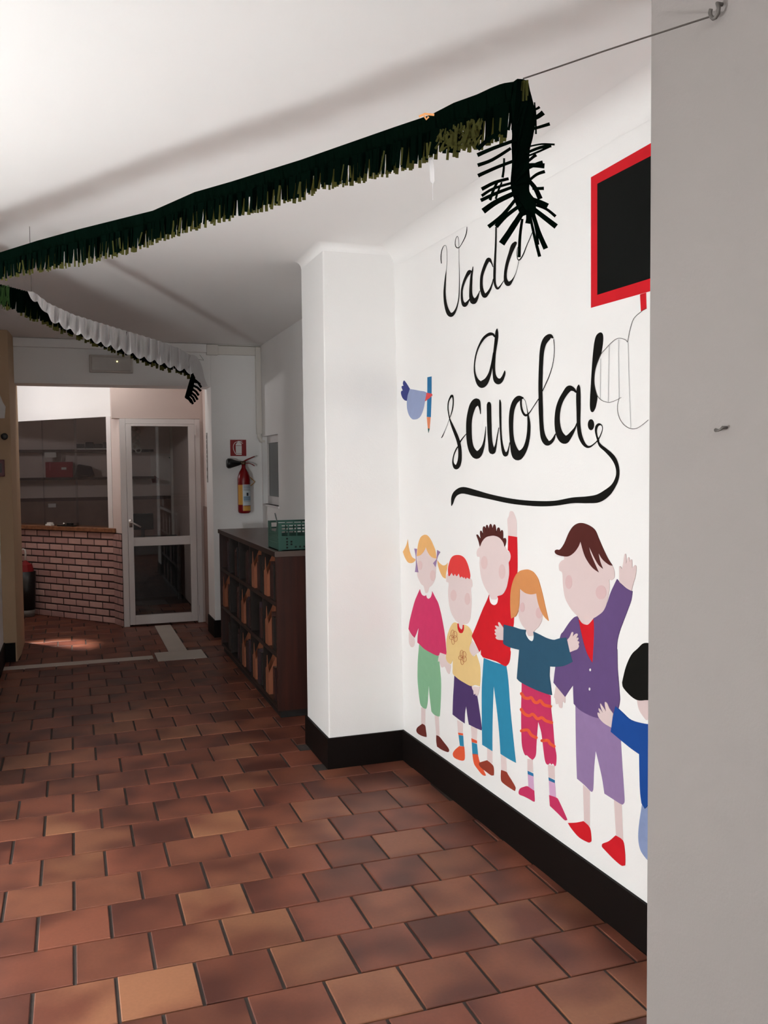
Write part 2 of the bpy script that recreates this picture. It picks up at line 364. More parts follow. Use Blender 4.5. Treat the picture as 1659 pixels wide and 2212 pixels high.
def cr(pts, closed, n=5):
    """Catmull-Rom through tuples of any length"""
    N = len(pts); out = []; k = len(pts[0])
    for i in range(N if closed else N-1):
        g = lambda a: pts[a % N] if closed else pts[min(max(a, 0), N-1)]
        p0, p1, p2, p3 = g(i-1), g(i), g(i+1), g(i+2)
        if p1 == p2: continue
        for s in range(n):
            t = s/n
            out.append(tuple(0.5*(2*p1[c]+(p2[c]-p0[c])*t+(2*p0[c]-5*p1[c]+4*p2[c]-p3[c])*t*t+(3*p1[c]-p0[c]-3*p2[c]+p3[c])*t**3) for c in range(k)))
    if not closed: out.append(pts[-1])
    return out
def smooth_poly(pts, n=4):
    P = []
    for p in pts:
        P.append((p[0], p[1]))
        if len(p) > 2 and p[2] == 1: P += [(p[0], p[1])]
    o = []
    for q in cr(P, True, n):
        if not o or (abs(q[0]-o[-1][0])+abs(q[1]-o[-1][1])) > 0.05: o.append(q)
    return o
def onwall(p, layer): return onplane(p[0], p[1], MP, MN)+MN*(0.0006+0.0005*layer)
def paint_poly(name, pts, m, parent, layer=1, smooth=True, proj=onwall):
    q = smooth_poly(pts) if smooth else [(p[0], p[1]) for p in pts]
    P = [proj(p, layer) for p in q]; B = [proj(p, -1.2) for p in q]; n = len(P)
    mb = MB().add(P+B, [tuple(range(n))]+[(i, n+i, n+(i+1) % n, (i+1) % n) for i in range(n)])
    o = mesh(name, mb.v, mb.f, m); place(o, parent); return o
def place(o, parent):
    o.parent = parent; off = Vector((0, 0, 0)); p = parent
    while p: off += p.location; p = p.parent
    for v in o.data.vertices: v.co -= off
def ribbon_mb(pts, layer, proj, n=5, mb=None):
    q = cr([tuple(p) for p in pts], False, n); mb = mb or MB(); V = []; N = len(q)
    for i, (x, y, wd) in enumerate(q):
        a = q[max(i-1, 0)]; b = q[min(i+1, N-1)]; dx, dy = b[0]-a[0], b[1]-a[1]; l = math.hypot(dx, dy) or 1
        nx, ny = -dy/l*max(wd, .6)/2, dx/l*max(wd, .6)/2
        V += [proj((x+nx, y+ny), layer), proj((x-nx, y-ny), layer)]
    mb.add(V, [(2*i, 2*i+1, 2*i+3, 2*i+2) for i in range(N-1)])
    for (x, y, wd) in (q[0], q[-1]):            # round ends
        r = max(wd, .6)/2; mb.add([proj((x+r*math.cos(t*math.pi/5), y+r*math.sin(t*math.pi/5)), layer) for t in range(10)], [tuple(range(10))])
    return mb
def strokes(name, lst, m, parent, layer=1, proj=onwall):
    mb = MB()
    for s in lst: ribbon_mb(s, layer, proj, mb=mb)
    o = mesh(name, mb.v, mb.f, m); place(o, parent); return o
def ell(c, rx, ry, n=14): return [(c[0]+rx*math.cos(2*math.pi*i/n), c[1]+ry*math.sin(2*math.pi*i/n)) for i in range(n)]
def paintmat(name, rgb, var=0.07): return mat('paint '+name, rgb, 0.8, var, 25, k=0.95, spec=0.12)
K_BLACK = paintmat('black', (15, 14, 11)); K_RED = paintmat('red', (208, 30, 40)); K_SKIN = paintmat('pale skin', (234, 214, 212), .02); K_SKIN2 = paintmat('skin', (226, 204, 202), .02)
K_CHEEK = paintmat('cheek', (230, 200, 198), .02); K_CHEEK2 = paintmat('cheek deeper', (222, 188, 188), .02); K_BLONDE = paintmat('blonde', (240, 184, 118)); K_PINK = paintmat('raspberry', (210, 58, 104)); K_GREEN = paintmat('mint green', (136, 184, 146))
K_BROWN = paintmat('brown', (108, 46, 40)); K_LILAC = paintmat('lilac', (160, 130, 172)); K_YEL = paintmat('straw yellow', (236, 202, 140), .03); K_PURP = paintmat('dark purple', (80, 58, 106)); K_ORANGE = paintmat('orange', (232, 94, 60))
K_BLUE = paintmat('azure', (48, 136, 172)); K_HAIRD = paintmat('dark brown', (84, 38, 34)); K_SHOE = paintmat('chestnut', (150, 62, 46)); K_TEAL = paintmat('petrol blue', (46, 84, 108)); K_GINGER = paintmat('ginger', (214, 144, 90)); K_MAG = paintmat('magenta', (200, 54, 98))
K_SOCK = paintmat('pink sock', (214, 170, 204), .03); K_COAT = paintmat('violet', (102, 78, 126)); K_TROU = paintmat('light violet', (148, 122, 164), .1); K_COB = paintmat('cobalt', (28, 74, 150)); K_LBLUE = paintmat('washed blue', (138, 152, 190), .15); K_WHITE = paintmat('white', (238, 234, 232), .01)
K_REDH = paintmat('coral red', (226, 66, 64)); K_BIRD = paintmat('bird blue', (152, 164, 200)); K_WING = paintmat('wing blue', (62, 68, 130)); K_BEAK = paintmat('beak red', (220, 80, 80)); K_PENC = paintmat('pencil blue', (46, 116, 164)); K_TIP = paintmat('pencil wood', (230, 140, 102)); K_GREY = paintmat('pencil grey', (206, 204, 204), .02); K_LINE = paintmat('thin line', (70, 66, 62)); K_BOARD = paintmat('blackboard', (11, 13, 11), .15); K_LEAD = paintmat('lead', (60, 96, 92))
def foot(x, y):
    p = onplane(x, y, MP, MN); return p
def fig(name, label, cat, x, y, group=None): return thing(name, label, cat, foot(x, y), group)
GR = 'children painted on the mural'
# girl with pigtails
t = fig('painted_child', 'painted girl with blonde pigtails, raspberry sweater and mint green trousers', 'mural painting', 930, 1600, GR)
paint_poly('face', A_((350,520,1),(345,640),(345,760),(355,880),(390,970),(430,1040),(470,1075),(500,1190),(520,1200),(550,1180),(575,1100),(620,1060),(665,990),(690,880),(700,760),(700,560,1),(590,500),(512,340,1),(410,495)), K_SKIN, t, 0)
paint_poly('cheek', ell(A_((640,880))[0], 6, 12), K_CHEEK, t, 1); paint_poly('cheek', ell(A_((405,690))[0], 5, 10), K_CHEEK, t, 1)
paint_poly('hair', A_((345,525,1),(360,380),(380,270),(415,180),(460,140),(505,128),(550,150),(600,215),(650,320),(690,430),(705,565,1),(640,550),(590,510),(550,450),(525,390),(512,350,1),(495,400),(460,455),(410,505)), K_BLONDE, t, 2)
paint_poly('pigtail', A_((180,212,1),(160,300),(130,370),(90,440,1),(120,530),(170,620),(220,650),(275,640),(320,600,1),(318,575,1),(260,540),(220,450),(195,340)), K_BLONDE, t, 1)
paint_poly('pigtail', A_((722,595,1),(760,645),(810,685),(850,692),(890,672),(912,640,1),(905,740),(885,820),(875,935,1),(820,900),(770,800),(735,690)), K_BLONDE, t, 1)
paint_poly('ribbon', A_((302,382,1),(350,388,1),(337,500),(340,600),(360,720),(375,820,1),(315,812,1),(330,700),(333,600),(325,500)), K_LILAC, t, 3)
paint_poly('ribbon', A_((722,410,1),(778,445,1),(735,520),(718,580,1),(705,650),(692,722,1),(648,650,1),(700,590),(712,560)), K_LILAC, t, 3)
paint_poly('hand', A_((200,1880,1),(240,1960),(300,2030,1),(310,2100),(290,2180),(240,2190),(200,2100)), K_SKIN, t, 0)
paint_poly('hand', B_((755,245,1),(850,280,1),(880,400),(945,470),(940,560),(920,630),(880,590),(840,500),(780,510),(745,410),(720,410,1),(725,350)), K_SKIN, t, 2)
paint_poly('trousers', B_((380,90,1),(480,185),(620,265),(735,310,1),(740,400),(755,560),(772,800),(765,1100),(750,1360),(735,1388),(700,1385),(640,1350),(600,1300,1),(585,1180),(565,1000),(553,810,1),(540,1000),(530,1140),(510,1240),(490,1252),(450,1235),(405,1180),(385,1080),(365,900),(350,700),(355,400)), K_GREEN, t, 1)
paint_poly('sweater', A_((403,1130,1),(420,1195),(450,1240),(490,1252),(517,1240,1),(530,1285),(560,1305),(600,1280),(625,1215),(628,1168,1),(690,1290),(740,1390),(790,1580),(830,1780),(865,2000))+B_((872,285,1),(755,245,1),(735,298,1),(700,300),(620,265),(480,185),(385,95))+A_((358,2110,1),(362,2000),(378,1870),(375,1840,1),(340,1940),(305,2022,1),(250,1960),(195,1860,1),(215,1720),(260,1530),(310,1350),(350,1250)), K_PINK, t, 2)
for q in (((415,1225,1),(492,1250,1),(485,1540,1),(415,1530,1)), ((655,1360,1),(730,1388,1),(745,1740,1),(685,1730,1))): paint_poly('leg', B_(*q), K_SKIN, t, 0)
paint_poly('shoe', B_((437,1520,1),(485,1555),(500,1640),(512,1740),(500,1758),(420,1735),(350,1690),(328,1640),(345,1590),(400,1545)), K_BROWN, t, 1)
paint_poly('shoe', B_((685,1725,1),(740,1750),(820,1850),(890,1940),(915,1990),(905,2025),(870,2025),(780,1985),(700,1930,1),(685,1830)), K_BROWN, t, 1)
# boy with red hair
t = fig('painted_child', 'painted small boy with coral red hair, yellow flowered shirt and dark purple shorts', 'mural painting', 1010, 1640, GR)
paint_poly('face', C_((100,400,1),(90,440),(95,500),(125,520),(118,650),(130,800),(160,930),(220,1040),(265,1085),(280,1160),(320,1165),(330,1100),(390,1090),(430,1020),(445,880),(450,740),(440,600),(460,560),(455,480),(420,440,1),(270,370,1),(130,380)), K_SKIN, t, 0)
paint_poly('cheek', ell(C_((195,690))[0], 6.5, 12), K_CHEEK, t, 1); paint_poly('cheek', ell(C_((390,740))[0], 6, 13), K_CHEEK, t, 1)
paint_poly('hair', C_((125,415,1),(118,330),(130,250),(160,170),(200,132),(255,122),(310,135),(360,180),(400,270),(430,400),(422,462,1),(385,440),(370,462,1),(345,430),(340,450,1),(310,425),(290,445,1),(270,380,1),(240,420),(215,385,1),(195,415),(170,370,1),(140,418)), K_REDH, t, 2)
paint_poly('shirt', C_((215,1070),(255,1085,1),(260,1160),(290,1215),(325,1215),(345,1150),(338,1100,1),(390,1120),(430,1160),(460,1220,1),(450,1330),(430,1400),(430,1450),(470,1545),(500,1535),(515,1515,1),(545,1600),(570,1700),(575,1850),(565,1970,1),(500,1950),(440,1965),(350,1920),(270,1870),(205,1815,1),(185,1780),(185,1700),(185,1590,1),(165,1640),(150,1655),(100,1610),(90,1540),(100,1480),(95,1350),(110,1250),(150,1140),(185,1085)), K_YEL, t, 2)
paint_poly('collar', C_((253,1085,1),(268,1085,1),(275,1130),(300,1165),(320,1160),(328,1105,1),(343,1105,1),(345,1160),(330,1205),(305,1222),(275,1205),(255,1150)), K_RED, t, 3)
for cx, cy in ((200, 1275), (328, 1560)):
    fl_ = []
    for k in range(5):
        a = k*2*math.pi/5+.5; dx, dy = math.cos(a), math.sin(a)*1.5
        c = C_((cx+dx*28, cy+dy*34))[0]
        fl_.append([(x, y, 0.9) for x, y in ell(c, 3.2+1.5*abs(dx), 4+3.0*abs(dy), 9)]+[(c[0]+3.2+1.5*abs(dx), c[1], 0.9)])
    strokes('flower', fl_, paintmat('flower line', (190, 110, 70)), t, 4)
paint_poly('shorts', B_((1010,655,1),(1090,720),(1200,780),(1330,850,1),(1345,890),(1360,960),(1420,1030,1),(1440,1150),(1470,1350),(1500,1580),(1497,1640,1),(1400,1600),(1270,1535,1),(1250,1420),(1220,1195,1),(1200,1350),(1195,1515,1),(1100,1450),(978,1355,1),(985,1100),(1000,850)), K_PURP, t, 1)
paint_poly('hand', B_((1325,850,1),(1470,860,1),(1450,960),(1425,1030,1),(1415,990,1),(1395,1020,1),(1388,980,1),(1362,1000,1),(1355,930,1),(1335,895,1)), K_SKIN, t, 3)
for q in (((1060,1455,1),(1160,1510,1),(1160,1690,1),(1075,1680,1)), ((1305,1560,1),(1420,1610,1),(1410,1820,1),(1320,1785,1))): paint_poly('leg', B_(*q), K_SKIN, t, 0)
for a, b in ((((1075,1680,1),(1162,1693,1),(1168,1730,1),(1085,1720,1)), ((1085,1722,1),(1168,1735,1),(1180,1930,1),(1110,1915,1))), (((1315,1780,1),(1415,1825,1),(1415,1875,1),(1322,1850,1)), ((1322,1852,1),(1415,1885,1),(1435,2085,1),(1335,2065,1)))):
    paint_poly('sock_band', B_(*a), K_ORANGE, t, 1, False); paint_poly('sock', B_(*b), K_BLUE, t, 1, False)
paint_poly('shoe', Q_((430,638,1),(462,642,1),(465,720),(445,733),(400,715),(388,690),(400,665)), K_ORANGE, t, 2)
paint_poly('shoe', Q_((515,686,1),(550,692,1),(562,740),(590,800),(602,830),(580,825),(550,790),(525,750)), K_ORANGE, t, 1)
# boy with spiky hair
t = fig('painted_child', 'painted boy with spiky dark hair and red sweater raising one arm', 'mural painting', 1075, 1690, GR)
paint_poly('hand', D_((540,415,1),(535,300),(530,200),(550,150),(560,100),(580,85),(610,100),(640,170),(655,250),(655,425,1)), K_SKIN, t, 0)
paint_poly('sweater', D_((290,1190,1),(290,1250),(310,1310),(355,1335),(395,1310),(408,1250),(398,1215,1),(470,1190),(520,1110),(545,1000),(558,900),(552,770,1),(575,700),(560,625),(538,608,1),(543,412,1),(600,420),(660,430,1),(665,650),(664,900),(640,1200),(620,1500),(612,1610),(570,1900),(575,1960),(560,2080),(520,2140),(480,2135),(380,2080),(210,2030,1),(180,1990,1),(180,1920,1),(160,1955,1),(58,1745,1),(120,1600),(200,1400),(260,1270)), K_RED, t, 2)
paint_poly('face', D_((170,558),(200,490),(250,435),(320,415),(370,415),(430,440),(480,500),(505,560),(530,620),(560,625),(578,680),(568,740),(548,765),(558,900),(545,1000),(520,1110),(470,1190),(400,1215,1),(395,1240),(360,1260),(320,1250),(290,1190,1),(230,1090),(185,960),(165,800),(165,700),(135,690),(125,640),(140,590)), K_SKIN, t, 3)
paint_poly('cheek', ell(D_((228,770))[0], 7, 14.5), K_CHEEK, t, 4); paint_poly('cheek', ell(D_((465,890))[0], 7.3, 16), K_CHEEK, t, 4)
paint_poly('hair', D_((170,558,1),(150,480),(125,410),(135,398),(160,430),(182,465,1),(172,380),(180,345),(200,375),(213,415,1),(208,320),(222,288),(238,310),(248,370,1),(248,300),(262,268),(278,300),(288,355,1),(293,290),(310,256),(328,290),(335,350,1),(342,300),(360,262),(378,300),(385,385,1),(400,320),(418,303),(432,330),(440,385,1),(450,345),(465,340),(475,370),(475,455,1),(490,445),(508,450),(515,490),(498,562,1),(480,500),(430,440),(370,415),(320,415),(250,435),(200,490)), K_HAIRD, t, 5)
paint_poly('hand', B_((1340,30,1),(1460,240,1),(1390,270),(1350,305),(1310,260),(1285,190),(1300,110)), K_SKIN, t, 3)
paint_poly('trousers', F_((155,10,1),(300,65),(455,110,1),(480,300),(510,700),(550,1100),(583,1400,1),(480,1345),(378,1280,1),(360,1000),(330,700),(287,370,1),(275,700),(270,1000),(270,1245,1),(135,1160,1),(130,800),(130,400)), K_BLUE, t, 1)
for q in (((200,1200,1),(270,1240,1),(270,1410,1),(200,1370,1)), ((380,1285,1),(455,1330,1),(460,1530,1),(388,1490,1))): paint_poly('leg', F_(*q), K_SKIN, t, 0)
paint_poly('shoe', F_((100,1395,1),(200,1365,1),(280,1440),(290,1550),(275,1568),(240,1555),(130,1470),(95,1425)), K_SHOE, t, 3)
paint_poly('shoe', F_((388,1495,1),(455,1520),(480,1560),(570,1710),(572,1760),(555,1765),(410,1665),(385,1600)), K_SHOE, t, 3)
# girl in petrol blue
t = fig('painted_child', 'painted girl with ginger hair, petrol blue sweater and magenta trousers with orange waves', 'mural painting', 1170, 1740, GR)
paint_poly('face', E_((510,390,1),(600,470),(700,495),(790,480,1),(830,650),(880,790),(890,880),(870,970),(820,1060),(750,1130),(740,1190),(690,1215),(640,1200),(610,1110),(540,1020),(490,900),(485,790),(495,600)), K_SKIN2, t, 4)
paint_poly('cheek', ell(E_((550,725))[0], 5, 10.5), K_CHEEK2, t, 5); paint_poly('cheek', ell(E_((835,820))[0], 7, 12), K_CHEEK2, t, 5)
paint_poly('hair', E_((360,915,1),(345,700),(350,480),(380,320),(430,190),(500,110),(590,82),(660,85),(740,130),(810,230),(850,350),(890,500),(940,720),(995,955,1),(930,890),(870,790),(820,650),(790,490,1),(700,505),(600,480),(510,410,1),(505,600),(490,750),(440,870),(400,895)), K_GINGER, t, 6)
paint_poly('trousers', F_((660,335,1),(850,430),(1045,505,1),(1050,680),(1075,900),(1095,1150),(1120,1300),(1115,1420),(1100,1445,1),(1075,1410),(1055,1425,1),(1035,1405),(1010,1425,1),(985,1410),(965,1350),(945,1200),(920,1000),(878,850,1),(865,1000),(855,1150),(845,1300),(805,1360,1),(780,1345),(760,1330,1),(730,1300),(700,1290),(665,1180),(655,1000),(652,700)), K_MAG, t, 1)
for s in ([(658,480),(700,535),(750,545),(790,535),(830,590),(870,600),(910,575),(960,630),(1042,650)], [(655,690),(700,750),(760,775),(810,755),(870,815),(930,800),(980,840),(1060,865)], [(657,975),(740,965),(790,1030),(855,1065)], [(930,1105),(1010,1105),(1040,1145),(1092,1180)]):
    strokes('wave', [[(x, y, 6.6) for x, y in F_(*s)]], K_ORANGE, t, 2)
paint_poly('sweater', E_((230,1020,1),(380,1055),(500,1095),(610,1110,1),(600,1180),(640,1260),(690,1300),(730,1290),(745,1220),(735,1140,1),(840,1190),(960,1250),(1080,1280),(1180,1255),(1300,1240,1),(1340,1400),(1370,1510),(1410,1655,1),(1270,1720),(1150,1740),(1015,1735,1),(1010,1900),(1030,2050))+F_((1063,500,1),(1000,485),(850,430),(660,335))+E_((455,1940,1),(470,1750),(495,1450,1),(340,1410),(240,1360),(220,1320,1)), K_TEAL, t, 5)
paint_poly('hand', E_((230,1080,1),(180,1010),(155,980),(138,990),(155,1060,1),(110,1040),(85,1045),(118,1100,1),(90,1100),(80,1120),(100,1155,1),(80,1165),(85,1190),(115,1215,1),(95,1235),(110,1265),(150,1280),(225,1285,1)), K_SKIN2, t, 6)
paint_poly('hand', E_((1320,1280,1),(1360,1230),(1390,1160),(1410,1145),(1425,1165),(1410,1225,1),(1450,1185),(1485,1172),(1500,1195),(1475,1250,1),(1505,1240),(1510,1265),(1490,1300,1),(1515,1305),(1525,1330),(1510,1350,1),(1520,1390),(1490,1440),(1440,1460),(1365,1490,1)), K_SKIN2, t, 6)
for q in (((735,1345,1),(805,1355,1),(810,1530,1),(735,1510,1)), ((1005,1425,1),(1095,1435,1),(1098,1620,1),(1015,1595,1))): paint_poly('leg', F_(*q), K_SKIN2, t, 0)
for a, b in ((((737,1505),(812,1540),(815,1580),(740,1550)), ((740,1550),(815,1580),(822,1770),(750,1730))), (((1015,1592),(1098,1630),(1098,1668),(1020,1635)), ((1020,1635),(1100,1668),(1115,1860),(1030,1830)))):
    paint_poly('sock_band', F_(*a), K_PENC, t, 1, False); paint_poly('sock', F_(*b), K_SOCK, t, 1, False)
paint_poly('shoe', F_((740,1712),(825,1770,1),(832,1900),(815,1912),(760,1880),(690,1845),(630,1820),(620,1785),(640,1740),(690,1718)), K_MAG, t, 2)
paint_poly('shoe', F_((1025,1828,1),(1120,1862),(1160,1920),(1255,2130),(1255,2160),(1225,2155),(1140,2070),(1035,1970,1)), K_MAG, t, 2)
# tall boy in violet
t = fig('painted_child', 'painted tall boy in violet jacket and light violet trousers waving one hand', 'mural painting', 1300, 1850, GR)
paint_poly('face', G_((180,570,1),(250,568),(320,520),(380,440),(410,365,1),(525,430),(655,520),(740,640),(800,690),(840,705),(870,780),(870,870),(830,905),(800,900),(805,1000),(780,1150),(740,1300),(660,1390),(580,1440),(540,1510),(480,1515),(420,1480),(370,1400),(280,1300),(200,1150),(170,980),(160,810),(120,770),(115,690),(150,640),(185,620)), K_SKIN2, t, 2)
paint_poly('cheek', ell(G_((250,930))[0], 7.5, 15), K_CHEEK2, t, 3); paint_poly('cheek', ell(G_((690,1070))[0], 11.5, 15), K_CHEEK2, t, 3)
paint_poly('hair', G_((60,505),(85,487),(130,485),(190,400),(250,260),(310,170),(380,128),(450,128),(540,165),(610,225),(660,340),(730,500),(790,620),(845,705,1),(800,695),(710,620),(655,530,1),(680,650),(718,748,1),(660,700),(600,600),(525,440,1),(550,540),(600,660),(660,798,1),(580,740),(510,650),(460,550),(410,375,1),(380,450),(320,530),(250,578),(180,580),(100,560),(65,535)), K_HAIRD, t, 4)
paint_poly('trousers', H_((275,600,1),(340,640),(490,700),(600,760),(698,900,1),(712,1150),(725,1350),(735,1510),(725,1545),(705,1550),(640,1510),(547,1450,1),(520,1280),(465,1045,1),(450,1200),(442,1390),(435,1425),(420,1430),(360,1370),(290,1310,1),(280,1000)), K_TROU, t, 1)
paint_poly('shirt', G_((370,1420,1),(430,1490),(485,1512),(525,1502),(590,1425,1),(600,1600),(588,2030),(560,2010),(495,1890),(425,1690)), K_RED, t, 3)
paint_poly('jacket', G_((365,1395,1),(383,1430,1),(440,1700),(500,1900),(575,2035,1),(590,1800),(597,1550),(588,1425,1),(640,1395),(720,1330),(770,1230),(820,1080),(870,970),(908,890,1),(960,950),(1040,1015),(1118,1057,1),(1100,1180),(1050,1320),(1000,1450),(945,1600),(910,1750),(905,1900))+H_((668,100),(672,280),(688,480),(690,600),(640,720),(490,742),(340,680),(262,608,1),(258,520),(256,430,1),(220,480),(180,542,1),(72,410,1),(90,262))+G_((130,1690),(180,1600),(260,1480),(320,1415)), K_COAT, t, 4)
paint_poly('hand', G_((940,930,1),(938,740),(950,715),(975,750,1),(990,690),(1010,560),(1030,560),(1035,680,1),(1055,600),(1075,600),(1080,660,1),(1095,625),(1112,635),(1115,740,1),(1150,700),(1172,730),(1160,850),(1130,950),(1105,1050,1),(1040,1015),(970,955)), K_SKIN2, t, 3)
for c, rx, ry in (((418,290),1.8,3.0), ((412,470),1.8,3.4)): paint_poly('button', ell(H_(c)[0], rx, ry), K_WHITE, t, 5)
paint_poly('hand', H_((95,435,1),(180,540,1),(178,600),(155,580,1),(150,645),(125,640),(117,605,1),(95,610),(85,560),(75,545),(85,490)), K_SKIN2, t, 2)
for q in (((345,1365,1),(410,1425,1),(410,1760,1),(355,1710,1)), ((635,1505,1),(708,1545,1),(722,1890,1),(655,1840,1))): paint_poly('leg', H_(*q), K_SKIN2, t, 0)
paint_poly('shoe', H_((205,1725,1),(280,1722),(350,1708,1),(410,1770),(425,1880),(415,1905),(390,1905),(310,1860),(240,1780)), K_RED, t, 2)
paint_poly('shoe', H_((652,1842,1),(720,1890),(740,2000),(742,2110),(730,2125),(700,2120),(620,2050),(525,1950,1),(530,1920),(590,1895)), K_RED, t, 2)
# child half hidden by the near wall
t = fig('painted_child', 'painted child with black hair and cobalt coat half hidden by the near wall', 'mural painting', 1396, 1850, GR)
paint_poly('face', H_((850,560,1),(925,560),(1000,560,1),(985,700),(950,760),(920,740),(870,660)), K_SKIN2, t, 1)
paint_poly('hair', H_((918,40),(860,90),(800,150),(750,260),(720,380),(715,420),(730,465),(800,540),(860,575),(925,575),(990,560),(1040,450),(1040,200),(990,60)), K_BLACK, t, 2)
paint_poly('coat', H_((655,630,1),(720,690),(800,760),(925,795),(1010,800,1),(1020,1500,1),(930,1590,1),(900,1540,1),(885,1400),(878,1080,1),(780,1010),(612,870,1),(625,760)), K_COB, t, 6)
paint_poly('hand', H_((635,700,1),(600,650),(580,605),(560,590),(558,620),(570,680,1),(530,620),(515,605),(520,640),(540,690,1),(505,650),(500,665),(515,700,1),(490,690),(500,735),(550,790),(618,830,1)), K_SKIN2, t, 7)
paint_poly('trousers', H_((900,1545,1),(930,1580),(1010,1550,1),(1010,2120,1),(960,2080),(930,2050),(885,1980),(865,1880),(870,1750)), K_LBLUE, t, 1)
# lettering
WG = 'words lettered on the mural'
t = fig('mural_lettering', 'handwritten black word Vado painted at the top of the mural', 'mural lettering', 1030, 680, WG)
strokes('letter', [L1((115,735,14),(107,650,16),(112,560,14),(130,480,12),(160,425,8),(190,415,6),(208,470,5),(215,600,4),(213,740,4),(205,850,6),(192,960,20),(180,1100,32),(172,1250,40),(180,1400,48),(205,1530,60),(245,1630,76),(290,1660,76),(340,1625,50),(385,1540,28),(415,1430,20),(432,1300,16),(437,1100,12),(436,900,9),(432,700,6),(430,500,5),(425,350,6),(412,270,7),(395,255,8),(370,310,9),(362,390,11),(380,445,15),(420,460,14),(460,420,10),(510,330,13),(550,240,15),(568,160,15),(573,85,8))], K_BLACK, t)
strokes('letter', [L1((660,890,22),(620,890,70),(570,960,52),(520,1070,42),(485,1200,36),(480,1320,38),(492,1420,48),(525,1478,78),(560,1465,62),(600,1410,30),(625,1370,18)), L1((680,800,12),(672,870,26),(655,960,40),(645,1100,48),(640,1250,54),(652,1350,78),(690,1415,112),(745,1370,56),(785,1280,22),(803,1230,12))], K_BLACK, t)
strokes('letter', [L1((1040,800,14),(1010,720,30),(965,668,70),(920,730,62),(875,840,56),(840,960,52),(830,1100,52),(842,1220,64),(885,1318,76),(935,1285,56),(990,1200,36),(1030,1090,22),(1042,1020,12)), L1((1095,90,28),(1092,300,30),(1085,500,34),(1075,700,38),(1068,900,46),(1068,1050,42),(1085,1140,40),(1120,1188,40),(1160,1158,26),(1200,1100,16),(1235,1050,12))], K_BLACK, t)
strokes('letter', [L1((1440,375,60),(1400,430,84),(1350,560,66),(1310,680,60),(1280,800,55),(1262,920,52),(1264,1020,62),(1290,1090,84),(1325,1100,80),(1370,1060,40),(1420,980,14),(1460,880,7),(1485,780,6),(1500,690,6)), L1((1490,440,8),(1475,480,9),(1468,560,10),(1475,640,12),(1500,678,20),(1540,650,22),(1590,560,20),(1640,430,15),(1670,360,14),(1705,280,14),(1740,190,12))], K_BLACK, t)
t = fig('mural_lettering', 'handwritten black single letter a painted in the middle of the mural', 'mural lettering', 1058, 840, WG)
strokes('letter', [L2((1070,225,30),(1040,185,45),(985,180,58),(920,212,50),(860,272,45),(800,372,32),(755,480,26),(725,600,24),(708,730,22),(710,850,28),(735,960,44),(780,1045,86),(835,1080,130),(890,1050,118),(940,985,80),(985,880,52),(1012,770,44),(1035,660,42),(1060,520,45)), L2((1113,88,16),(1108,130,45),(1105,220,62),(1090,350,58),(1070,500,50),(1058,650,50),(1055,800,48),(1065,920,60),(1095,1000,96),(1140,1025,112),(1190,1000,72),(1225,940,50),(1246,880,38),(1250,840,16))], K_BLACK, t)
t = fig('mural_lettering', 'handwritten black word scuola with exclamation mark and long underline flourish', 'mural lettering', 1150, 1090, WG)
strokes('letter', [L4((108,718,12),(125,690,14),(160,610,7),(200,510,5),(235,415,8),(265,330,14),(290,230,20),(298,130,20),(292,60,26),(275,38,40),(245,75,25),(220,140,20),(212,230,18),(222,320,18),(240,410,18),(280,520,40),(330,640,52),(375,760,55),(400,870,55),(408,980,58),(402,1090,65),(375,1175,72),(340,1200,72),(305,1160,40),(292,1100,22),(305,1010,18),(340,920,20),(370,870,20)), L4((405,795,25),(450,730,18),(508,660,12))], K_BLACK, t)
strokes('letter', [L4((742,330,12),(736,260,26),(718,180,56),(680,140,124),(620,195,112),(578,320,98),(556,450,92),(553,600,92),(560,750,92),(585,880,98),(630,965,116),(680,1000,132),(730,965,96),(780,870,50),(805,770,30),(820,650,18),(828,540,8))], K_BLACK, t)
strokes('letter', [L4((880,165,58),(880,195,74),(882,350,74),(885,500,74),(892,680,72),(905,820,76),(930,935,104),(962,930,60),(990,850,30),(1015,700,18),(1040,560,12)), L4((1058,110,20),(1062,170,34),(1064,350,36),(1068,520,32),(1075,680,30),(1090,820,36),(1115,940,52),(1150,992,74),(1185,950,32),(1205,870,16),(1218,800,12))], K_BLACK, t)
strokes('letter', [L4((1430,72,30),(1365,78,86),(1302,140,86),(1258,260,78),(1242,400,76),(1240,550,70),(1248,700,70),(1268,830,88),(1300,945,130),(1345,1008,164),(1400,985,124),(1460,910,82),(1500,800,65),(1525,650,58),(1530,500,50),(1522,400,36),(1510,310,14),(1490,200,7),(1470,120,7),(1432,72,8)), L4((1405,80,30),(1400,160,30),(1412,250,32),(1440,320,36),(1475,355,38),(1515,340,30),(1545,300,12),(1610,210,9),(1659,135,9)), L3((180,1530,14),(260,1410,14),(345,1280,16))], K_BLACK, t)
strokes('letter', [L3((415,1140,14),(470,1020,16),(530,880,14),(580,720,11),(608,560,10),(615,400,10),(605,265,12)), L3((592,235,24),(545,208,80),(480,255,100),(430,345,86),(402,480,76),(390,650,72),(382,850,72),(378,1050,70),(380,1250,70),(385,1450,76),(392,1650,70),(405,1820,76),(435,1950,96),(490,2025,100),(550,2018,62),(600,1960,45),(635,1875,16))], K_BLACK, t)
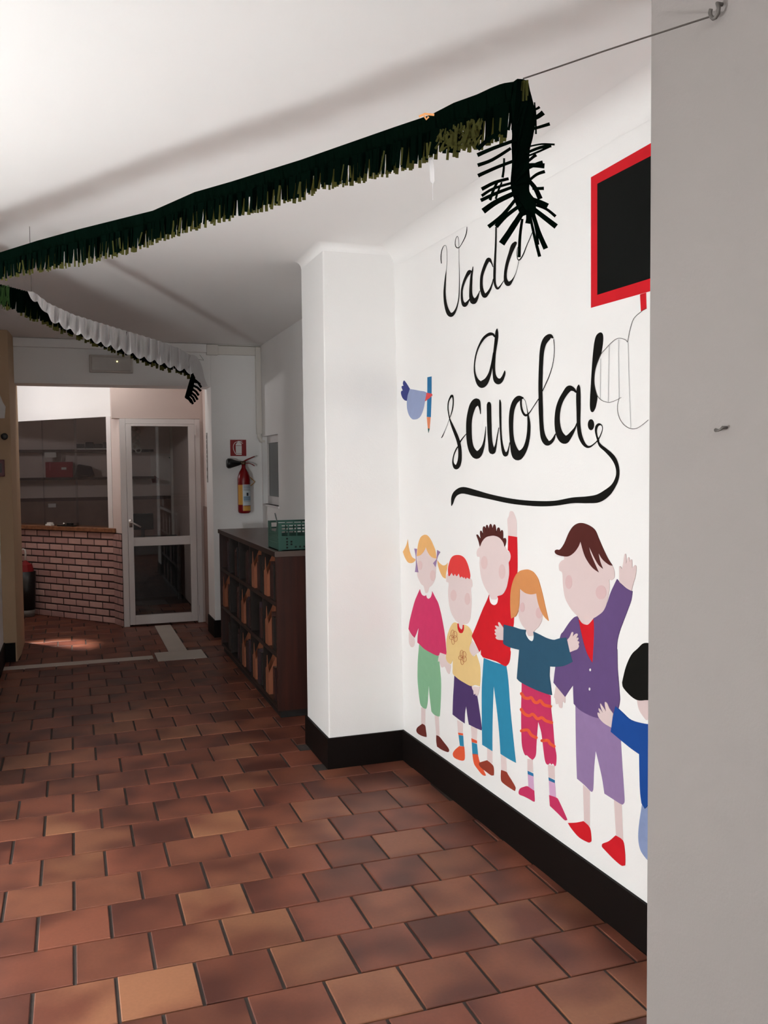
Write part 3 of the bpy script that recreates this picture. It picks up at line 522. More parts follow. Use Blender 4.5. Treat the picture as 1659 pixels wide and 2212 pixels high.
strokes('letter', [L3((985,1160,30),(940,1115,62),(870,1100,104),(800,1180,90),(730,1300,85),(685,1430,85),(665,1580,88),(668,1720,98),(695,1850,118),(745,1940,144),(800,1970,148),(860,1930,92),(920,1850,60),(970,1770,30),(1000,1690,14)), L3((1032,1042,20),(1028,1095,60),(1026,1250,78),(1028,1450,72),(1028,1650,64),(1035,1780,66),(1060,1920,70),(1110,2030,60),(1170,2090,45),(1230,2090,30),(1300,2040,20),(1360,1980,20),(1410,1880,15),(1438,1790,11),(1425,1730,16),(1380,1712,40),(1340,1745,45),(1325,1820,36),(1340,1910,30),(1368,1995,32))], K_BLACK, t)
strokes('flourish', [L5((1375,215,12),(1400,260,26),(1450,302,32),(1510,362,40),(1545,430,34),(1556,500,30),(1546,560,34),(1515,622,42),(1460,682,66),(1380,732,74),(1280,745,62),(1150,750,52),(1000,775,46),(860,780,48),(700,770,46),(560,750,46),(400,715,46),(280,685,56),(170,660,60),(110,682,48),(82,722,36),(72,770,22),(66,796,8))], K_BLACK, t)
paint_poly('exclamation_stroke', L3((1395,143),(1435,165),(1448,230),(1440,350),(1415,500),(1380,590),(1340,690),(1310,800),(1297,960),(1310,1080),(1350,1230,1),(1345,1300),(1320,1420),(1285,1490),(1258,1503),(1235,1480),(1222,1400),(1225,1250),(1240,1000),(1255,750),(1275,500),(1300,300),(1335,190)), K_BLACK, t)
paint_poly('exclamation_dot', ell(L3((1240,1718))[0], 6.7, 11.8), K_BLACK, t)
# bird with pencil
t = fig('painted_bird', 'painted light blue bird holding a blue pencil in its red beak', 'mural painting', 905, 935)
paint_poly('pencil', L7((1015,345,1),(1140,318,1),(1138,900),(1118,1535,1),(998,1525,1),(1012,900)), K_PENC, t, 1)
paint_poly('pencil_tip', L7((998,1530),(1112,1535),(1082,1880),(1030,1875)), K_TIP, t, 1, False); paint_poly('pencil_lead', L7((1030,1870),(1082,1880),(1050,2005)), K_LEAD, t, 2, False)
paint_poly('body', L7((490,695,1),(650,720),(800,750),(910,765),(990,800,1),(945,1060,1),(900,1280),(820,1490),(730,1580),(640,1605),(560,1590),(470,1480),(415,1300),(403,1100),(420,920)), K_BIRD, t, 1)
paint_poly('wing', L7((320,443),(345,465),(400,540),(490,690,1),(460,780),(430,880),(405,1050,1),(340,1030),(270,950),(230,830),(240,760),(285,738,1),(250,650),(260,605),(305,600,1),(288,540),(295,480)), K_WING, t, 2)
paint_poly('beak', L7((1000,808,1),(1140,835),(1165,885,1),(1080,970),(950,1060,1)), K_BEAK, t, 3)
# blackboard and cloud outline
t = fig('painted_blackboard', 'painted blackboard with a thick red frame at the upper right of the mural', 'mural painting', 1340, 650)
paint_poly('frame', PX((1277,383),(1391,318),(1560,222),(1560,586),(1391,633),(1277,665)), K_RED, t, 1, False)
paint_poly('board', PX((1291,397),(1391,345),(1545,265),(1545,558),(1391,606),(1291,637)), K_BOARD, t, 2, False)
paint_poly('leg', PX((1383,636),(1396,632),(1397,667),(1385,673)), K_RED, t, 1, False)
t = fig('painted_cloud', 'thin unfinished cloud outline with pencil lines beside the exclamation mark', 'mural painting', 1370, 930)
strokes('outline', [L6((960,120,7),(905,160,7),(860,195,7),(800,245,7),(750,310,7),(710,430,7),(680,560,7),(660,680,7)), L6((660,680,9),(620,640,8),(550,618,8),(480,625,8),(400,680,8),(300,785,8),(220,880,8),(160,1020,7),(120,1160,7),(108,1310,7),(120,1430,7),(160,1560,8),(220,1630,8),(300,1665,8),(370,1672,8),(450,1645,7),(520,1610,7),(555,1590,6)), L6((520,1610,6),(495,1700,6),(492,1800,6),(520,1920,7),(580,2020,8),(660,2085,9),(750,2110,9),(830,2090,8),(918,2030,7),(1000,1960,6))], K_LINE, t, 2)
strokes('pencil_line', [L6((212,950,12),(210,1300,12),(205,1600,12)), L6((352,735,12),(345,1200,12),(338,1660,12)), L6((508,640,12),(510,1100,12),(518,1600,12)), L6((665,690,10),(680,1300,10),(710,2090,10))], K_GREY, t, 1)

# ---------------------------------------------------------------- lamps, including added unseen fill lights
hx, hy, hz = HALL_LAMP
t = thing('floor_lamp', 'floor lamp with round opal globe standing by the set back left wall', 'lamp', (hx, hy, 0))
part(MB().lathe([(0.15, 0.001), (0.15, 0.02), (0.03, 0.035)], (hx, hy, 0), 24), 'base', M_WHITEPAINT, t)
part(MB().tube([(hx, hy, 0.03), (hx, hy, hz-0.109)], 0.012, 10), 'pole', M_WHITEPAINT, t, True)
part(MB().lathe([(0.11*math.sin(math.pi*i/16)+.0004, -0.11*math.cos(math.pi*i/16)) for i in range(17)], (hx, hy, hz), 32), 'globe', emis('lit opal glass', (0.915, 0.965, 0.97), HALL_POWER), t, True)
t = thing('added_fill_batten', 'added unseen fill light shaped as a ceiling batten behind the camera', 'lamp', FILL_BATTEN)  # unseen batten added to fill floor, pillar front and near wall
bx, by, bz = FILL_BATTEN
part(MB().box((bx-0.6, by-0.05, bz+0.03), (bx+0.6, by+0.05, ZC-0.001)), 'housing', M_WHITEPAINT, t)
part(MB().box((bx-0.6, by-0.04, bz-0.03), (bx+0.6, by+0.04, bz+0.029)), 'tube_cover', emis('added fill glow', (0.92, 0.965, 0.97), FILL_BATTEN_POWER), t)
def lamp(name, kind, loc, power, col, target=None, **kw):
    d = bpy.data.lights.new(name, kind); d.energy = power; d.color = col
    for k, v in kw.items(): setattr(d, k, v)
    o = bpy.data.objects.new(name, d); COL.objects.link(o); o.location = loc
    if target: o.rotation_euler = (Vector(target)-Vector(loc)).to_track_quat('-Z', 'Y').to_euler()
    return o
t = thing('added_lobby_fill', 'added unseen round fill lamp on the lobby ceiling above the lintel', 'lamp', (0.25, 8.98, ZC))  # unseen lamp added to brighten the door wall and bricks
part(MB().lathe([(0.11, ZC-0.001), (0.11, ZC-0.02), (0.10, ZC-0.021)], (0.25, 8.98, 0), 24), 'base', M_WHITEPAINT, t)
part(MB().lathe([(0.105, ZC-0.022), (0.10, ZC-0.06), (0.07, ZC-0.09), (0.01, ZC-0.10)], (0.25, 8.98, 0), 24), 'shade', emis('lobby fill glow', (1.0, 0.95, 0.91), LOBBY_FILL), t, True)
t = thing('lobby_sconce', 'up and down wall sconce hidden behind the left pier', 'lamp', (-0.66, 8.94, 2.2))
part(MB().box((-0.74, 8.951, 2.12), (-0.58, 9.03, 2.28)), 'housing', M_WHITEPAINT, t)
t = thing('lobby_uplighter', 'wall uplighter on the left lobby wall', 'lamp', (-1.4, 9.5, 2.2))
part(MB().prism([(-1.399, 9.40, 2.28), (-1.24, 9.44, 2.28), (-1.24, 9.56, 2.28), (-1.399, 9.6, 2.28)], (0, 0, -.14)), 'shade', M_WHITEPAINT, t)
lamp('lobby_uplight', 'SPOT', (-1.30, 9.50, 2.32), LOBBY_UP, (0.97, 0.97, 0.98), (-0.4, 9.9, 2.70), spot_size=2.7, spot_blend=0.5, shadow_soft_size=0.05)
lamp('lobby_downlight', 'SPOT', (-0.60, 9.10, 2.08), LOBBY_DOWN, (1.0, 0.90, 0.82), (-0.20, 8.62, 0), spot_size=0.40, spot_blend=0.8, shadow_soft_size=0.03)

# ---------------------------------------------------------------- end wall: ducts, extinguisher, sign, window
mbd = MB().box((1.235, EY-0.05, 2.672), (1.68, EY-0.001, 2.755))
d1 = tag(MB().box((1.235, EY-0.045, 2.672), (1.684, EY-0.001, 2.752)).build('trim_1', M_PVC, bevel=0.004), 'white cable duct along the top of the end wall', 'cable duct', kind='structure')
tag(MB().box((1.225, EY-0.052, 2.665), (1.33, EY-0.0005, 2.758)).build('joint_cover', M_PVC, d1, bevel=0.003))
tag(MB().box((1.684, EY-0.05, 1.93), (1.734, EY-0.001, 2.752)).tube([(1.709, EY-0.025, 1.95), (1.712, EY-0.025, 1.90), (1.728, EY-0.028, 1.868), (1.76, EY-0.03, 1.856)], 0.024, 10).build('trim_2', M_PVC, bevel=0.004), 'white vertical cable duct bending towards the small window', 'cable duct', kind='structure')
tag(MB().box((1.268, EY-0.035, 2.757), (1.733, EY-0.001, 2.764)).build('trim_3', M_PVC), 'thin white strip where end wall meets ceiling', 'trim', kind='structure')
tag(MB().box((-0.443, EY-0.05, 2.685), (1.224, EY-0.001, 2.762)).build('trim_4', M_WALL, bevel=0.004), 'white cable duct along the lintel top', 'cable duct', kind='structure')
# small window
gx = AX+0.055
wn = struct(MB().box((gx-0.012, wy0, wz0), (gx+0.02, wy1, wz0+0.075)).box((gx-0.012, wy0, wz1-0.065), (gx+0.02, wy1, wz1)).box((gx-0.012, wy1-0.022, wz0+.075), (gx+0.02, wy1, wz1-.065)).box((gx-0.012, wy0, wz0+.075), (gx+0.02, wy0+0.03, wz1-.065)), 'window_1', M_WHITEPAINT, 'small white window in the alcove showing night outside')
MB().box((gx, wy0+0.03, wz0+.075), (gx+0.004, wy1-0.022, wz1-.065)).build('pane', mat('black night glass', (16, 16, 16), 0.12, 0.0), wn)
MB().box((AX-0.010, wy0-0.01, wz0-0.02), (gx-0.0125, wy1, wz0)).build('sill', M_WHITEPAINT, wn, bevel=0.003)
MB().box((gx+0.03, wy0-0.005, wz0-0.005), (AX+0.249, wy1+0.005, wz1+0.005)).build('shutter', mat('dark shutter', (14, 13, 12), 0.9), wn)
# extinguisher sign
SX = crop(475, 930, .08589)
def onend(p, layer): return aty(p[0], p[1], EY)+Vector((0, -(0.0012+0.0008*layer), 0))
a, b = aty(497, 950, EY), aty(532, 985, EY)
t = thing('safety_sign', 'square red fire extinguisher sign with white pictogram above the extinguisher', 'sign', ((a.x+b.x)/2, EY, b.z))
part(MB().box((a.x, EY-0.004, b.z), (b.x, EY-0.0005, a.z)), 'plate', mat('sign red', (142, 18, 24), 0.4, .03), t)
S2 = lambda p, l: aty(p[0], p[1], EY-0.0045)+Vector((0, -0.0008*l, 0))
paint_poly('pictogram_body', SX((397,360,1),(405,335),(450,292,1),(447,262,1),(487,262,1),(490,300,1),(535,330),(547,360,1),(549,612,1),(405,612,1)), K_WHITE, t, 1, True, S2)
strokes('pictogram_hose', [SX((445,285,15),(385,300,15),(345,360,14),(336,420,14),(350,500,15),(390,582,16)), SX((487,275,16),(560,264,12)), SX((490,285,16),(530,300,18),(577,326,12))], K_WHITE, t, 1, S2)
for q in (SX((397,378,10),(547,378,10)), SX((404,575,8),(548,575,8))): strokes('pictogram_line', [q], mat('sign red', (142, 18, 24)), t, 3, S2)
# extinguisher
ex, ey = 1.545, EY-0.075
t = thing('fire_extinguisher', 'red carbon dioxide fire extinguisher with black horn hanging on the end wall', 'fire extinguisher', (ex, ey, 1.18))
M_RED = mat('extinguisher red', (130, 14, 19), 0.25, .03)
part(MB().lathe([(0.045, 1.18), (0.058, 1.19), (0.060, 1.21), (0.060, 1.50), (0.055, 1.535), (0.042, 1.57), (0.024, 1.60), (0.018, 1.615), (0.018, 1.64)], (ex, ey, 0), 28), 'cylinder', M_RED, t, True)
def band(z0, z1, a0, a1, r, m, nm, par, n=14):
    V = []
    for i in range(n+1):
        an = math.radians(a0+(a1-a0)*i/n); V += [(ex+r*math.sin(an), ey-r*math.cos(an), z0), (ex+r*math.sin(an), ey-r*math.cos(an), z1)]
    return part(MB().add(V, [(2*i, 2*i+2, 2*i+3, 2*i+1) for i in range(n)]), nm, m, par)
M_LBL = mat('label paper', (206, 212, 216), 0.5, .04); M_GOLD = mat('label ochre', (206, 150, 62), 0.5, .06); M_INK = mat('label ink', (90, 96, 104), 0.6)
lb = band(1.255, 1.452, -22, 70, 0.0606, M_LBL, 'label', t)
band(1.262, 1.450, -75, -22, 0.0606, M_GOLD, 'label_side', t); band(1.205, 1.250, -20, 65, 0.0606, M_GOLD, 'label_foot', t)
for z in (1.440, 1.430, 1.420, 1.408, 1.398, 1.330, 1.318, 1.306, 1.290): band(z, z+0.0035, -14, 58, 0.0609, M_INK, 'print_line', lb)
band(1.345, 1.375, 12, 32, 0.0610, mat('label dark', (50, 56, 66), .6), 'print_block', lb); band(1.300, 1.342, -16, 62, 0.06075, mat('label blue', (140, 168, 190), .5), 'print_field', lb)
part(MB().lathe([(0.020, 1.64), (0.022, 1.645), (0.022, 1.668), (0.012, 1.672)], (ex, ey, 0), 14).box((ex-0.035, ey-0.014, 1.640), (ex+0.01, ey+0.014, 1.672)), 'valve', mat('dark brass', (90, 70, 50), .35, metal=.6), t, True)
part(MB().prism([(ex-0.015, ey-0.012, 1.668), (ex+0.03, ey-0.012, 1.692), (ex+0.108, ey-0.012, 1.722), (ex+0.108, ey-0.012, 1.714), (ex+0.03, ey-0.012, 1.678), (ex+0.005, ey-0.012, 1.660)], (0, 0.024, 0)), 'lever', M_RED, t)
part(MB().prism([(ex+0.0, ey-0.012, 1.660), (ex+0.05, ey-0.012, 1.656), (ex+0.085, ey-0.012, 1.644), (ex+0.105, ey-0.012, 1.630), (ex+0.102, ey-0.012, 1.624), (ex+0.08, ey-0.012, 1.638), (ex+0.05, ey-0.012, 1.649), (ex+0.0, ey-0.012, 1.650)], (0, 0.024, 0)), 'carry_handle', M_RED, t)
part(MB().lathe([(0.014, -0.02), (0.020, -0.035), (0.042, -0.105), (0.047, -0.120), (0.047, -0.140), (0.036, -0.152)], (ex-0.008, ey-0.005, 1.652), 20, 'x'), 'horn', mat('black plastic', (14, 14, 14), .4), t, True)
part(MB().box((ex-0.04, ey+0.055, 1.40), (ex+0.04, EY-0.001, 1.46)), 'bracket', mat('bracket grey', (120, 116, 112), .5), t)
part(MB().tube([(ex+0.05, EY-0.02, 1.54), (ex+0.085, EY-0.02, 1.505), (ex+0.115, EY-0.02, 1.475), (ex+0.09, EY-0.02, 1.45), (ex+0.06, EY-0.02, 1.43)], 0.004, 6), 'strap', M_GOLD, t)
# emergency light
a, b = aty(192, 767, EY), aty(287, 807, EY)
t = thing('emergency_light', 'rectangular emergency light with tiny glowing dot on the lintel', 'light', ((a.x+b.x)/2, EY, b.z))
part(MB().box((a.x, EY-0.05, b.z), (b.x, EY-0.001, a.z)), 'housing', mat('emergency housing', (196, 188, 180), .5), t, bevel=0.006)
part(MB().box((a.x+0.02, EY-0.062, b.z+0.015), (b.x-0.02, EY-0.0505, a.z-0.02)), 'diffuser', mat('emergency diffuser', (176, 168, 160), .25), t, bevel=0.003)
for k in range(5): part(MB().box((a.x+0.022, EY-0.0635, b.z+0.025+k*0.022), (b.x-0.022, EY-0.0622, b.z+0.030+k*0.022)), 'diffuser_rib', mat('emergency diffuser', (176, 168, 160)), t)
p = aty(253, 781, EY-0.065); part(MB().lathe([(0.005, -0.003), (0.005, 0.0)], (p.x, EY-0.0637, p.z), 10, 'y'), 'indicator', emis('indicator glow', (1, .85, .35), 3.0), t)
# jamb sign strip
a, b = atx(447, 935, 1.262), atx(449, 1042, 1.262)
t = thing('jamb_sign', 'narrow grey vertical sign with dark marks on the right jamb', 'sign', (1.262, a.y, b.z))
part(MB().box((1.257, a.y-0.03, b.z), (1.2615, a.y+0.03, a.z)), 'plate', mat('sign grey', (170, 164, 160), .5), t)
hgt = a.z-b.z
for k, (f0, f1) in enumerate([(.05,.12),(.15,.20),(.23,.32),(.35,.42),(.45,.50),(.54,.60),(.70,.77),(.86,.92)]):
    part(MB().box((1.2560, a.y-0.018+0.004*(k % 3), a.z-hgt*f1), (1.2569, a.y+0.018-0.003*(k % 2), a.z-hgt*f0)), 'mark', mat('sign mark', (92, 86, 84), .6), t)

# ---------------------------------------------------------------- left pier fittings
a, b = aty(0, 845, 8.06), aty(13, 905, 8.06)
tag(MB().prism([(a.x-0.12, 8.0595, b.z), (b.x-.01, 8.0595, b.z+.005), (b.x, 8.0595, b.z+0.10), (b.x-.02, 8.0595, a.z-0.09), (b.x-0.05, 8.0595, a.z), (a.x-0.12, 8.0595, a.z+0.01)], (0, -0.012, 0)).build('paper_sheet', mat('paper white', (226, 222, 218), .8)), 'torn white paper sheet stuck high on the cream pier', 'paper')
p = aty(10, 943, 8.05)
tag(MB().lathe([(0.008, -0.001), (0.008, -0.02), (0.026, -0.022), (0.028, -0.035), (0.018, -0.042)], (p.x, 8.06, p.z), 16, 'y').build('coat_peg', mat('black plastic', (14, 14, 14)), smooth=True), 'round black peg on the cream pier', 'peg')
a, b = aty(0, 993, 8.06), aty(11, 1029, 8.06)
t = thing('alarm_box', 'dark red alarm call box on the cream pier', 'alarm', (a.x, 8.06, b.z))
part(MB().box((a.x-0.10, 8.015, b.z), (b.x, 8.0595, a.z)), 'case', mat('dark red plastic', (96, 26, 32), .4), t, bevel=0.004)
part(MB().box((a.x-0.08, 8.010, b.z+.03), (b.x-.02, 8.0148, a.z-.03)), 'cover', mat('dark cover', (54, 22, 26), .2), t)

# ---------------------------------------------------------------- lobby: brick counter wall, wooden ledge, glass, header, post
PA = Vector((0.404, 9.639, 0)); PB = Vector((-0.432, 10.658, 0)); PD = (PB-PA).normalized(); PNm = Vector((-PD.y, PD.x, 0))
if PNm.y > 0: PNm = -PNm                       # towards the corridor
PL = 2.1
def pw(s, d, z): v = PA+PD*s+PNm*d; return (v.x, v.y, z)
def pbox(mb, s0, s1, d0, d1, z0, z1): return mb.prism([pw(s0, d0, z0), pw(s1, d0, z0), pw(s1, d1, z0), pw(s0, d1, z0)], (0, 0, z1-z0))
core = MB(); pbox(core, 0.0, PL, -0.16, -0.008, 0, 0.955)
RA = Vector((0.476, 9.43, 0)); RD = (RA-PA); RL = RD.length; RD.normalize(); RN = Vector((RD.y, -RD.x, 0))
if RN.x > 0: RN = -RN
core.prism([PA, PA+RD*(RL-0.002), PA+RD*(RL-0.002)-RN*0.10, PA-RN*0.10], (0, 0, 0.955))
wc = struct(core, 'wall_counter', M_MORTAR, 'low pale pink brick wall of the reception counter')
bl, bh, jt = 0.190, 0.0585, 0.0150; rg = random.Random(5)
br = []
for k in range(13):
    z0 = 0.004+k*(bh+jt); s0 = -0.0 if k % 2 == 0 else -(bl+jt)/2
    while s0 < PL:
        b0, b1 = max(s0, 0.0), min(s0+bl, PL)
        if b1-b0 > 0.03: br.append((b0, b1, z0))
        s0 += bl+jt
M_BR = [mat('pale pink brick %d' % i, c, 0.85, 0.14, 14, bump=0.5, bscale=90) for i, c in enumerate([(206, 168, 160), (196, 156, 150), (214, 176, 168), (186, 148, 142)])]
bc = {}
for b0, b1, z0 in br:
    L_ = round(b1-b0, 3); mi = rg.randrange(4)
    if (L_, mi) not in bc:
        me = bpy.data.meshes.new('brick'); mb = MB(); c = 0.004
        v = [(0, -0.012, 0), (L_, -0.012, 0), (L_, -0.012, bh), (0, -0.012, bh), (0, -c, 0), (L_, -c, 0), (L_, -c, bh), (0, -c, bh), (c, 0, c), (L_-c, 0, c), (L_-c, 0, bh-c), (c, 0, bh-c)]
        f = [(8, 9, 10, 11)]+[(q+i, q+(i+1) % 4, q+4+(i+1) % 4, q+4+i) for q in (0, 4) for i in range(4)]
        me.from_pydata(v, [], f); me.update(); me.materials.append(M_BR[mi]); bc[(L_, mi)] = me
    o = bpy.data.objects.new('brick', bc[(L_, mi)]); COL.objects.link(o); o.parent = wc
    P = PA+PD*b0; X = PD; Y = PNm; Z = Vector((0, 0, 1)); jit = rg.uniform(-0.003, 0.002)
    o.matrix_local = Matrix(((X.x, Y.x, 0, P.x+Y.x*jit), (X.y, Y.y, 0, P.y+Y.y*jit), (0, 0, 1, z0), (0, 0, 0, 1)))
for k in range(13):                            # return beside the door, its shaded side put into the darkest brick tone
    z0 = 0.004+k*(bh+jt)
    for q0, q1 in (((0.006, RL*0.42), (RL*0.42+jt, RL-0.004)) if k % 2 else ((0.006, RL*0.75), (RL*0.75+jt, RL-0.004))):
        a_ = PA+RD*q0; b_ = PA+RD*q1
        MB().prism([a_, b_, b_+RN*0.010, a_+RN*0.010], (0, 0, bh)).build('brick', M_BR[3], wc).location.z = z0
M_LEDGE = woodmat('oak ledge', (120, 78, 52), (158, 106, 72), .45, 0)
mb = MB(); pbox(mb, -0.07, PL, -0.20, 0.045, 0.957, 1.000)
tag(mb.build('counter_ledge', M_LEDGE, bevel=0.005), 'brown wooden ledge running along the top of the brick counter', 'counter')
mb = MB(); pbox(mb, 0.0, PL, -0.06, 0.0, 2.152, ZC-0.001)
struct(mb, 'wall_header', M_WALL, 'white panel above the counter glass')
mb = MB(); pbox(mb, 0.0, 0.065, -0.065, 0.005, 1.001, 2.151); tag(mb.build('trim_post', M_WHITEPAINT), 'white post at the end of the counter glass', 'post', kind='structure')
gl = []
for i, (s0, s1, dd) in enumerate(((0.066, 0.60, -0.030), (0.58, 1.14, -0.040), (1.12, PL, -0.030))):
    mb = MB(); pbox(mb, s0, s1, dd-0.006, dd, 1.001, 2.151)
    tag(mb.build('glass_pane', M_GLASS), ['clear sliding glass pane next to the white post', 'clear sliding glass pane in the middle of the counter', 'clear sliding glass pane behind the left pier'][i], 'glass', 'sliding glass panes over the counter')
# wall over and beside the glazed door, door
DY = 9.42
struct(MB().box((0.404, DY, 2.122), (1.31, DY+0.12, ZC)).box((1.279, DY, 0), (1.31, DY+0.12, 2.122)).prism([(0.404, 9.64, 0.956), (0.476, DY, 0.956), (0.476, DY+0.12, 0.956), (0.43, 9.70, 0.956)], (0, 0, ZC-0.956)), 'wall_door', M_PINKWALL, 'pinkish wall around the glazed office door')
dr = struct(MB().box((0.478, DY-0.02, 0), (0.535, DY+0.07, 2.118)).box((1.222, DY-0.02, 0), (1.277, DY+0.07, 2.118)).box((0.535, DY-0.02, 2.066), (1.222, DY+0.07, 2.118)), 'door_1', M_WHITEPAINT, 'white framed door with two glass panes', bevel=0.004)
lf = MB().box((0.537, DY-0.03, 0.02), (0.590, DY+0.03, 2.064)).box((1.156, DY-0.03, 0.02), (1.220, DY+0.03, 2.064))
lf.box((0.590, DY-0.03, 2.042), (1.156, DY+0.03, 2.064)).box((0.590, DY-0.03, 0.824), (1.156, DY+0.03, 0.911)).box((0.590, DY-0.03, 0.02), (1.156, DY+0.03, 0.112))
leaf = lf.build('leaf', M_WHITEPAINT, dr, bevel=0.003)
MB().box((0.588, DY-0.004, 0.909), (1.158, DY+0.004, 2.044)).build('pane', M_GLASS, leaf)
MB().box((0.588, DY-0.004, 0.110), (1.158, DY+0.004, 0.826)).build('pane', M_GLASS, leaf)
M_CHR = mat('brushed steel', (190, 186, 182), .3, metal=.9)
MB().box((0.548, DY-0.036, 1.02), (0.578, DY-0.0305, 1.10)).tube([(0.563, DY-0.035, 1.07), (0.563, DY-0.075, 1.07), (0.575, DY-0.082, 1.068), (0.66, DY-0.082, 1.02)], 0.009, 10).build('handle', M_CHR, leaf, True)
for z in (0.08, 1.95): MB().lathe([(0.009, 0), (0.009, 0.10)], (1.229, DY-0.034, z), 10).build('hinge', M_WHITEPAINT, dr)
# counter things
def oncounter(x, y): return atz(x, y, 1.0)
p = Vector(pw(0.98, 0.012, 1.0))
mb = MB(); pbox(mb, 0.94, 1.03, -0.015, 0.035, 1.0005, 1.020); mb.prism([pw(.945, -.01, 1.0205), pw(1.02, -.012, 1.0205), pw(1.01, .03, 1.0205), pw(.95, .025, 1.0205)], (0, 0, .016))
tag(mb.build('note_pad', mat('paper white', (226, 222, 218)), bevel=0.004), 'small white pad of paper on the wooden ledge', 'paper pad')
p = Vector(pw(0.72, 0.0, 1.0)); t = thing('desk_tool', 'small dark desk tool with a shiny knob on the wooden ledge', 'desk tool', p)
mb = MB(); mb.prism([pw(.58, -.015, 1.0005), pw(.86, -.01, 1.0005), pw(.84, .03, 1.0005), pw(.60, .03, 1.0005)], (0, 0, .013)); pbox(mb, .62, .70, -.01, .02, 1.0135, 1.038)
part(mb, 'base', mat('black plastic', (14, 14, 14)), t, bevel=.002)
part(MB().lathe([(0.003, 1.0147), (0.013, 1.02), (0.015, 1.028), (0.012, 1.038), (0.003, 1.042)], (pw(.75, .01, 0)), 12), 'knob', mat('polished steel', (220, 214, 206), .15, metal=1), t, True)

# umbrella stand
c = atz(58, 1332); c.z = 0; c += Vector((0.0, 0.02, 0))
t = thing('umbrella_stand', 'black umbrella stand on the lobby floor half hidden by the pier', 'umbrella stand', (c.x, c.y, 0))
part(MB().lathe([(0.085, 0.001), (0.09, 0.075), (0.085, 0.076)], (c.x, c.y, 0), 20), 'foot', mat('grey plastic', (120, 114, 110), .5), t, True)
part(MB().lathe([(0.09, 0.0765), (0.105, 0.50), (0.099, 0.50), (0.086, 0.09)], (c.x, c.y, 0), 20), 'body', mat('black plastic', (14, 14, 14)), t, True)
t = thing('umbrella', 'folded red umbrella with white crook handle in the black stand', 'umbrella', (c.x, c.y, 0.10))
part(MB().lathe([(0.012, 0.10), (0.05, 0.45), (0.085, 0.50), (0.070, 0.575), (0.03, 0.60), (0.010, 0.62)], (c.x, c.y, 0), 10), 'canopy', mat('umbrella red', (140, 16, 24), .6), t)
part(MB().tube([(c.x, c.y, 0.60), (c.x+0.005, c.y, 0.70), (c.x, c.y, 0.735), (c.x-0.02, c.y, 0.745), (c.x-0.04, c.y, 0.73), (c.x-0.045, c.y, 0.70)], 0.010, 8), 'handle', mat('handle white', (226, 222, 216), .3), t, True)

# office behind the glass
OY = 12.47
def oy(x, y, Y=OY): return aty(x, y, Y)
for i, (yp, lab) in enumerate(((974, 'upper dark shelf on the office wall'), (1033, 'lower dark shelf on the office wall'))):
    z = oy(140, yp).z; tag(MB().box((-1.25, 12.24, z-0.02), (1.05, 12.498, z+0.012)).build('wall_shelf', woodmat('dark shelf %d' % i, (62, 46, 40), (84, 62, 52), .5, 0)), lab, 'shelf')
ZS1 = oy(140, 974).z+0.012; ZS2 = oy(140, 1033).z+0.012
x0, x1 = oy(99, 1030, 12.3).x, oy(158, 1030, 12.3).x
t = thing('storage_box', 'dark red storage box on the lower office shelf', 'box', ((x0+x1)/2, 12.36, ZS2))
part(MB().box((x0, 12.26, ZS2+.001), (x1, 12.46, ZS2+0.20)), 'body', mat('box red', (150, 34, 44), .5, .06), t, bevel=.004)
part(MB().box((x0+.05, 12.255, ZS2+.09), (x0+0.056, 12.2595, ZS2+0.19)), 'edge_strip', mat('box pink', (220, 110, 120), .5), t)
part(MB().box((x1-.14, 12.252, ZS2+.10), (x1-0.08, 12.2595, ZS2+0.13)), 'sticker', mat('paper white', (226, 222, 218)), t)
x2 = oy(160, 1030, 12.3).x
tag(MB().prism([(x2, 12.27, ZS2+.001), (x2+0.26, 12.27, ZS2+.001), (x2+0.22, 12.27, ZS2+0.14), (x2+0.05, 12.27, ZS2+0.17)], (0, .18, 0)).build('cloth_bag', mat('dark cloth', (58, 52, 52), .9), bevel=.02), 'dark cloth bag beside the red storage box', 'bag')
p = oy(109, 992, 12.25); tag(MB().box((p.x-0.07, 12.236, ZS1-0.10), (p.x+0.07, 12.2395, ZS1-0.035)).build('shelf_card', mat('paper white', (226, 222, 218))), 'small white card hanging from the upper shelf edge', 'card')
x3 = oy(162, 970, 12.3).x
for k in range(5):
    tag(MB().box((x3+0.02+k*0.11, 12.26, ZS1+.001), (x3+0.12+k*0.11, 12.45, ZS1+0.075+0.02*(k % 2))).build('folder', mat('dark folder', (56, 58, 60), .5), bevel=.003), ['first', 'second', 'third', 'fourth', 'fifth'][k]+' dark folder from the left on the upper office shelf', 'folder', 'dark folders on the upper office shelf')
tag(MB().box((x3+0.0, 12.245, ZS1+.0005), (x3+0.42, 12.2598, ZS1+0.014)).build('paper_stack', mat('paper white', (226, 222, 218))), 'thin white paper stack at the upper shelf edge', 'paper')
a, b = oy(104, 1088), oy(121, 1096); tag(MB().box((a.x, 12.46, b.z), (b.x, 12.4745, a.z)).build('wall_socket', M_WHITEPAINT, bevel=.003), 'white double socket on the office rail', 'socket')
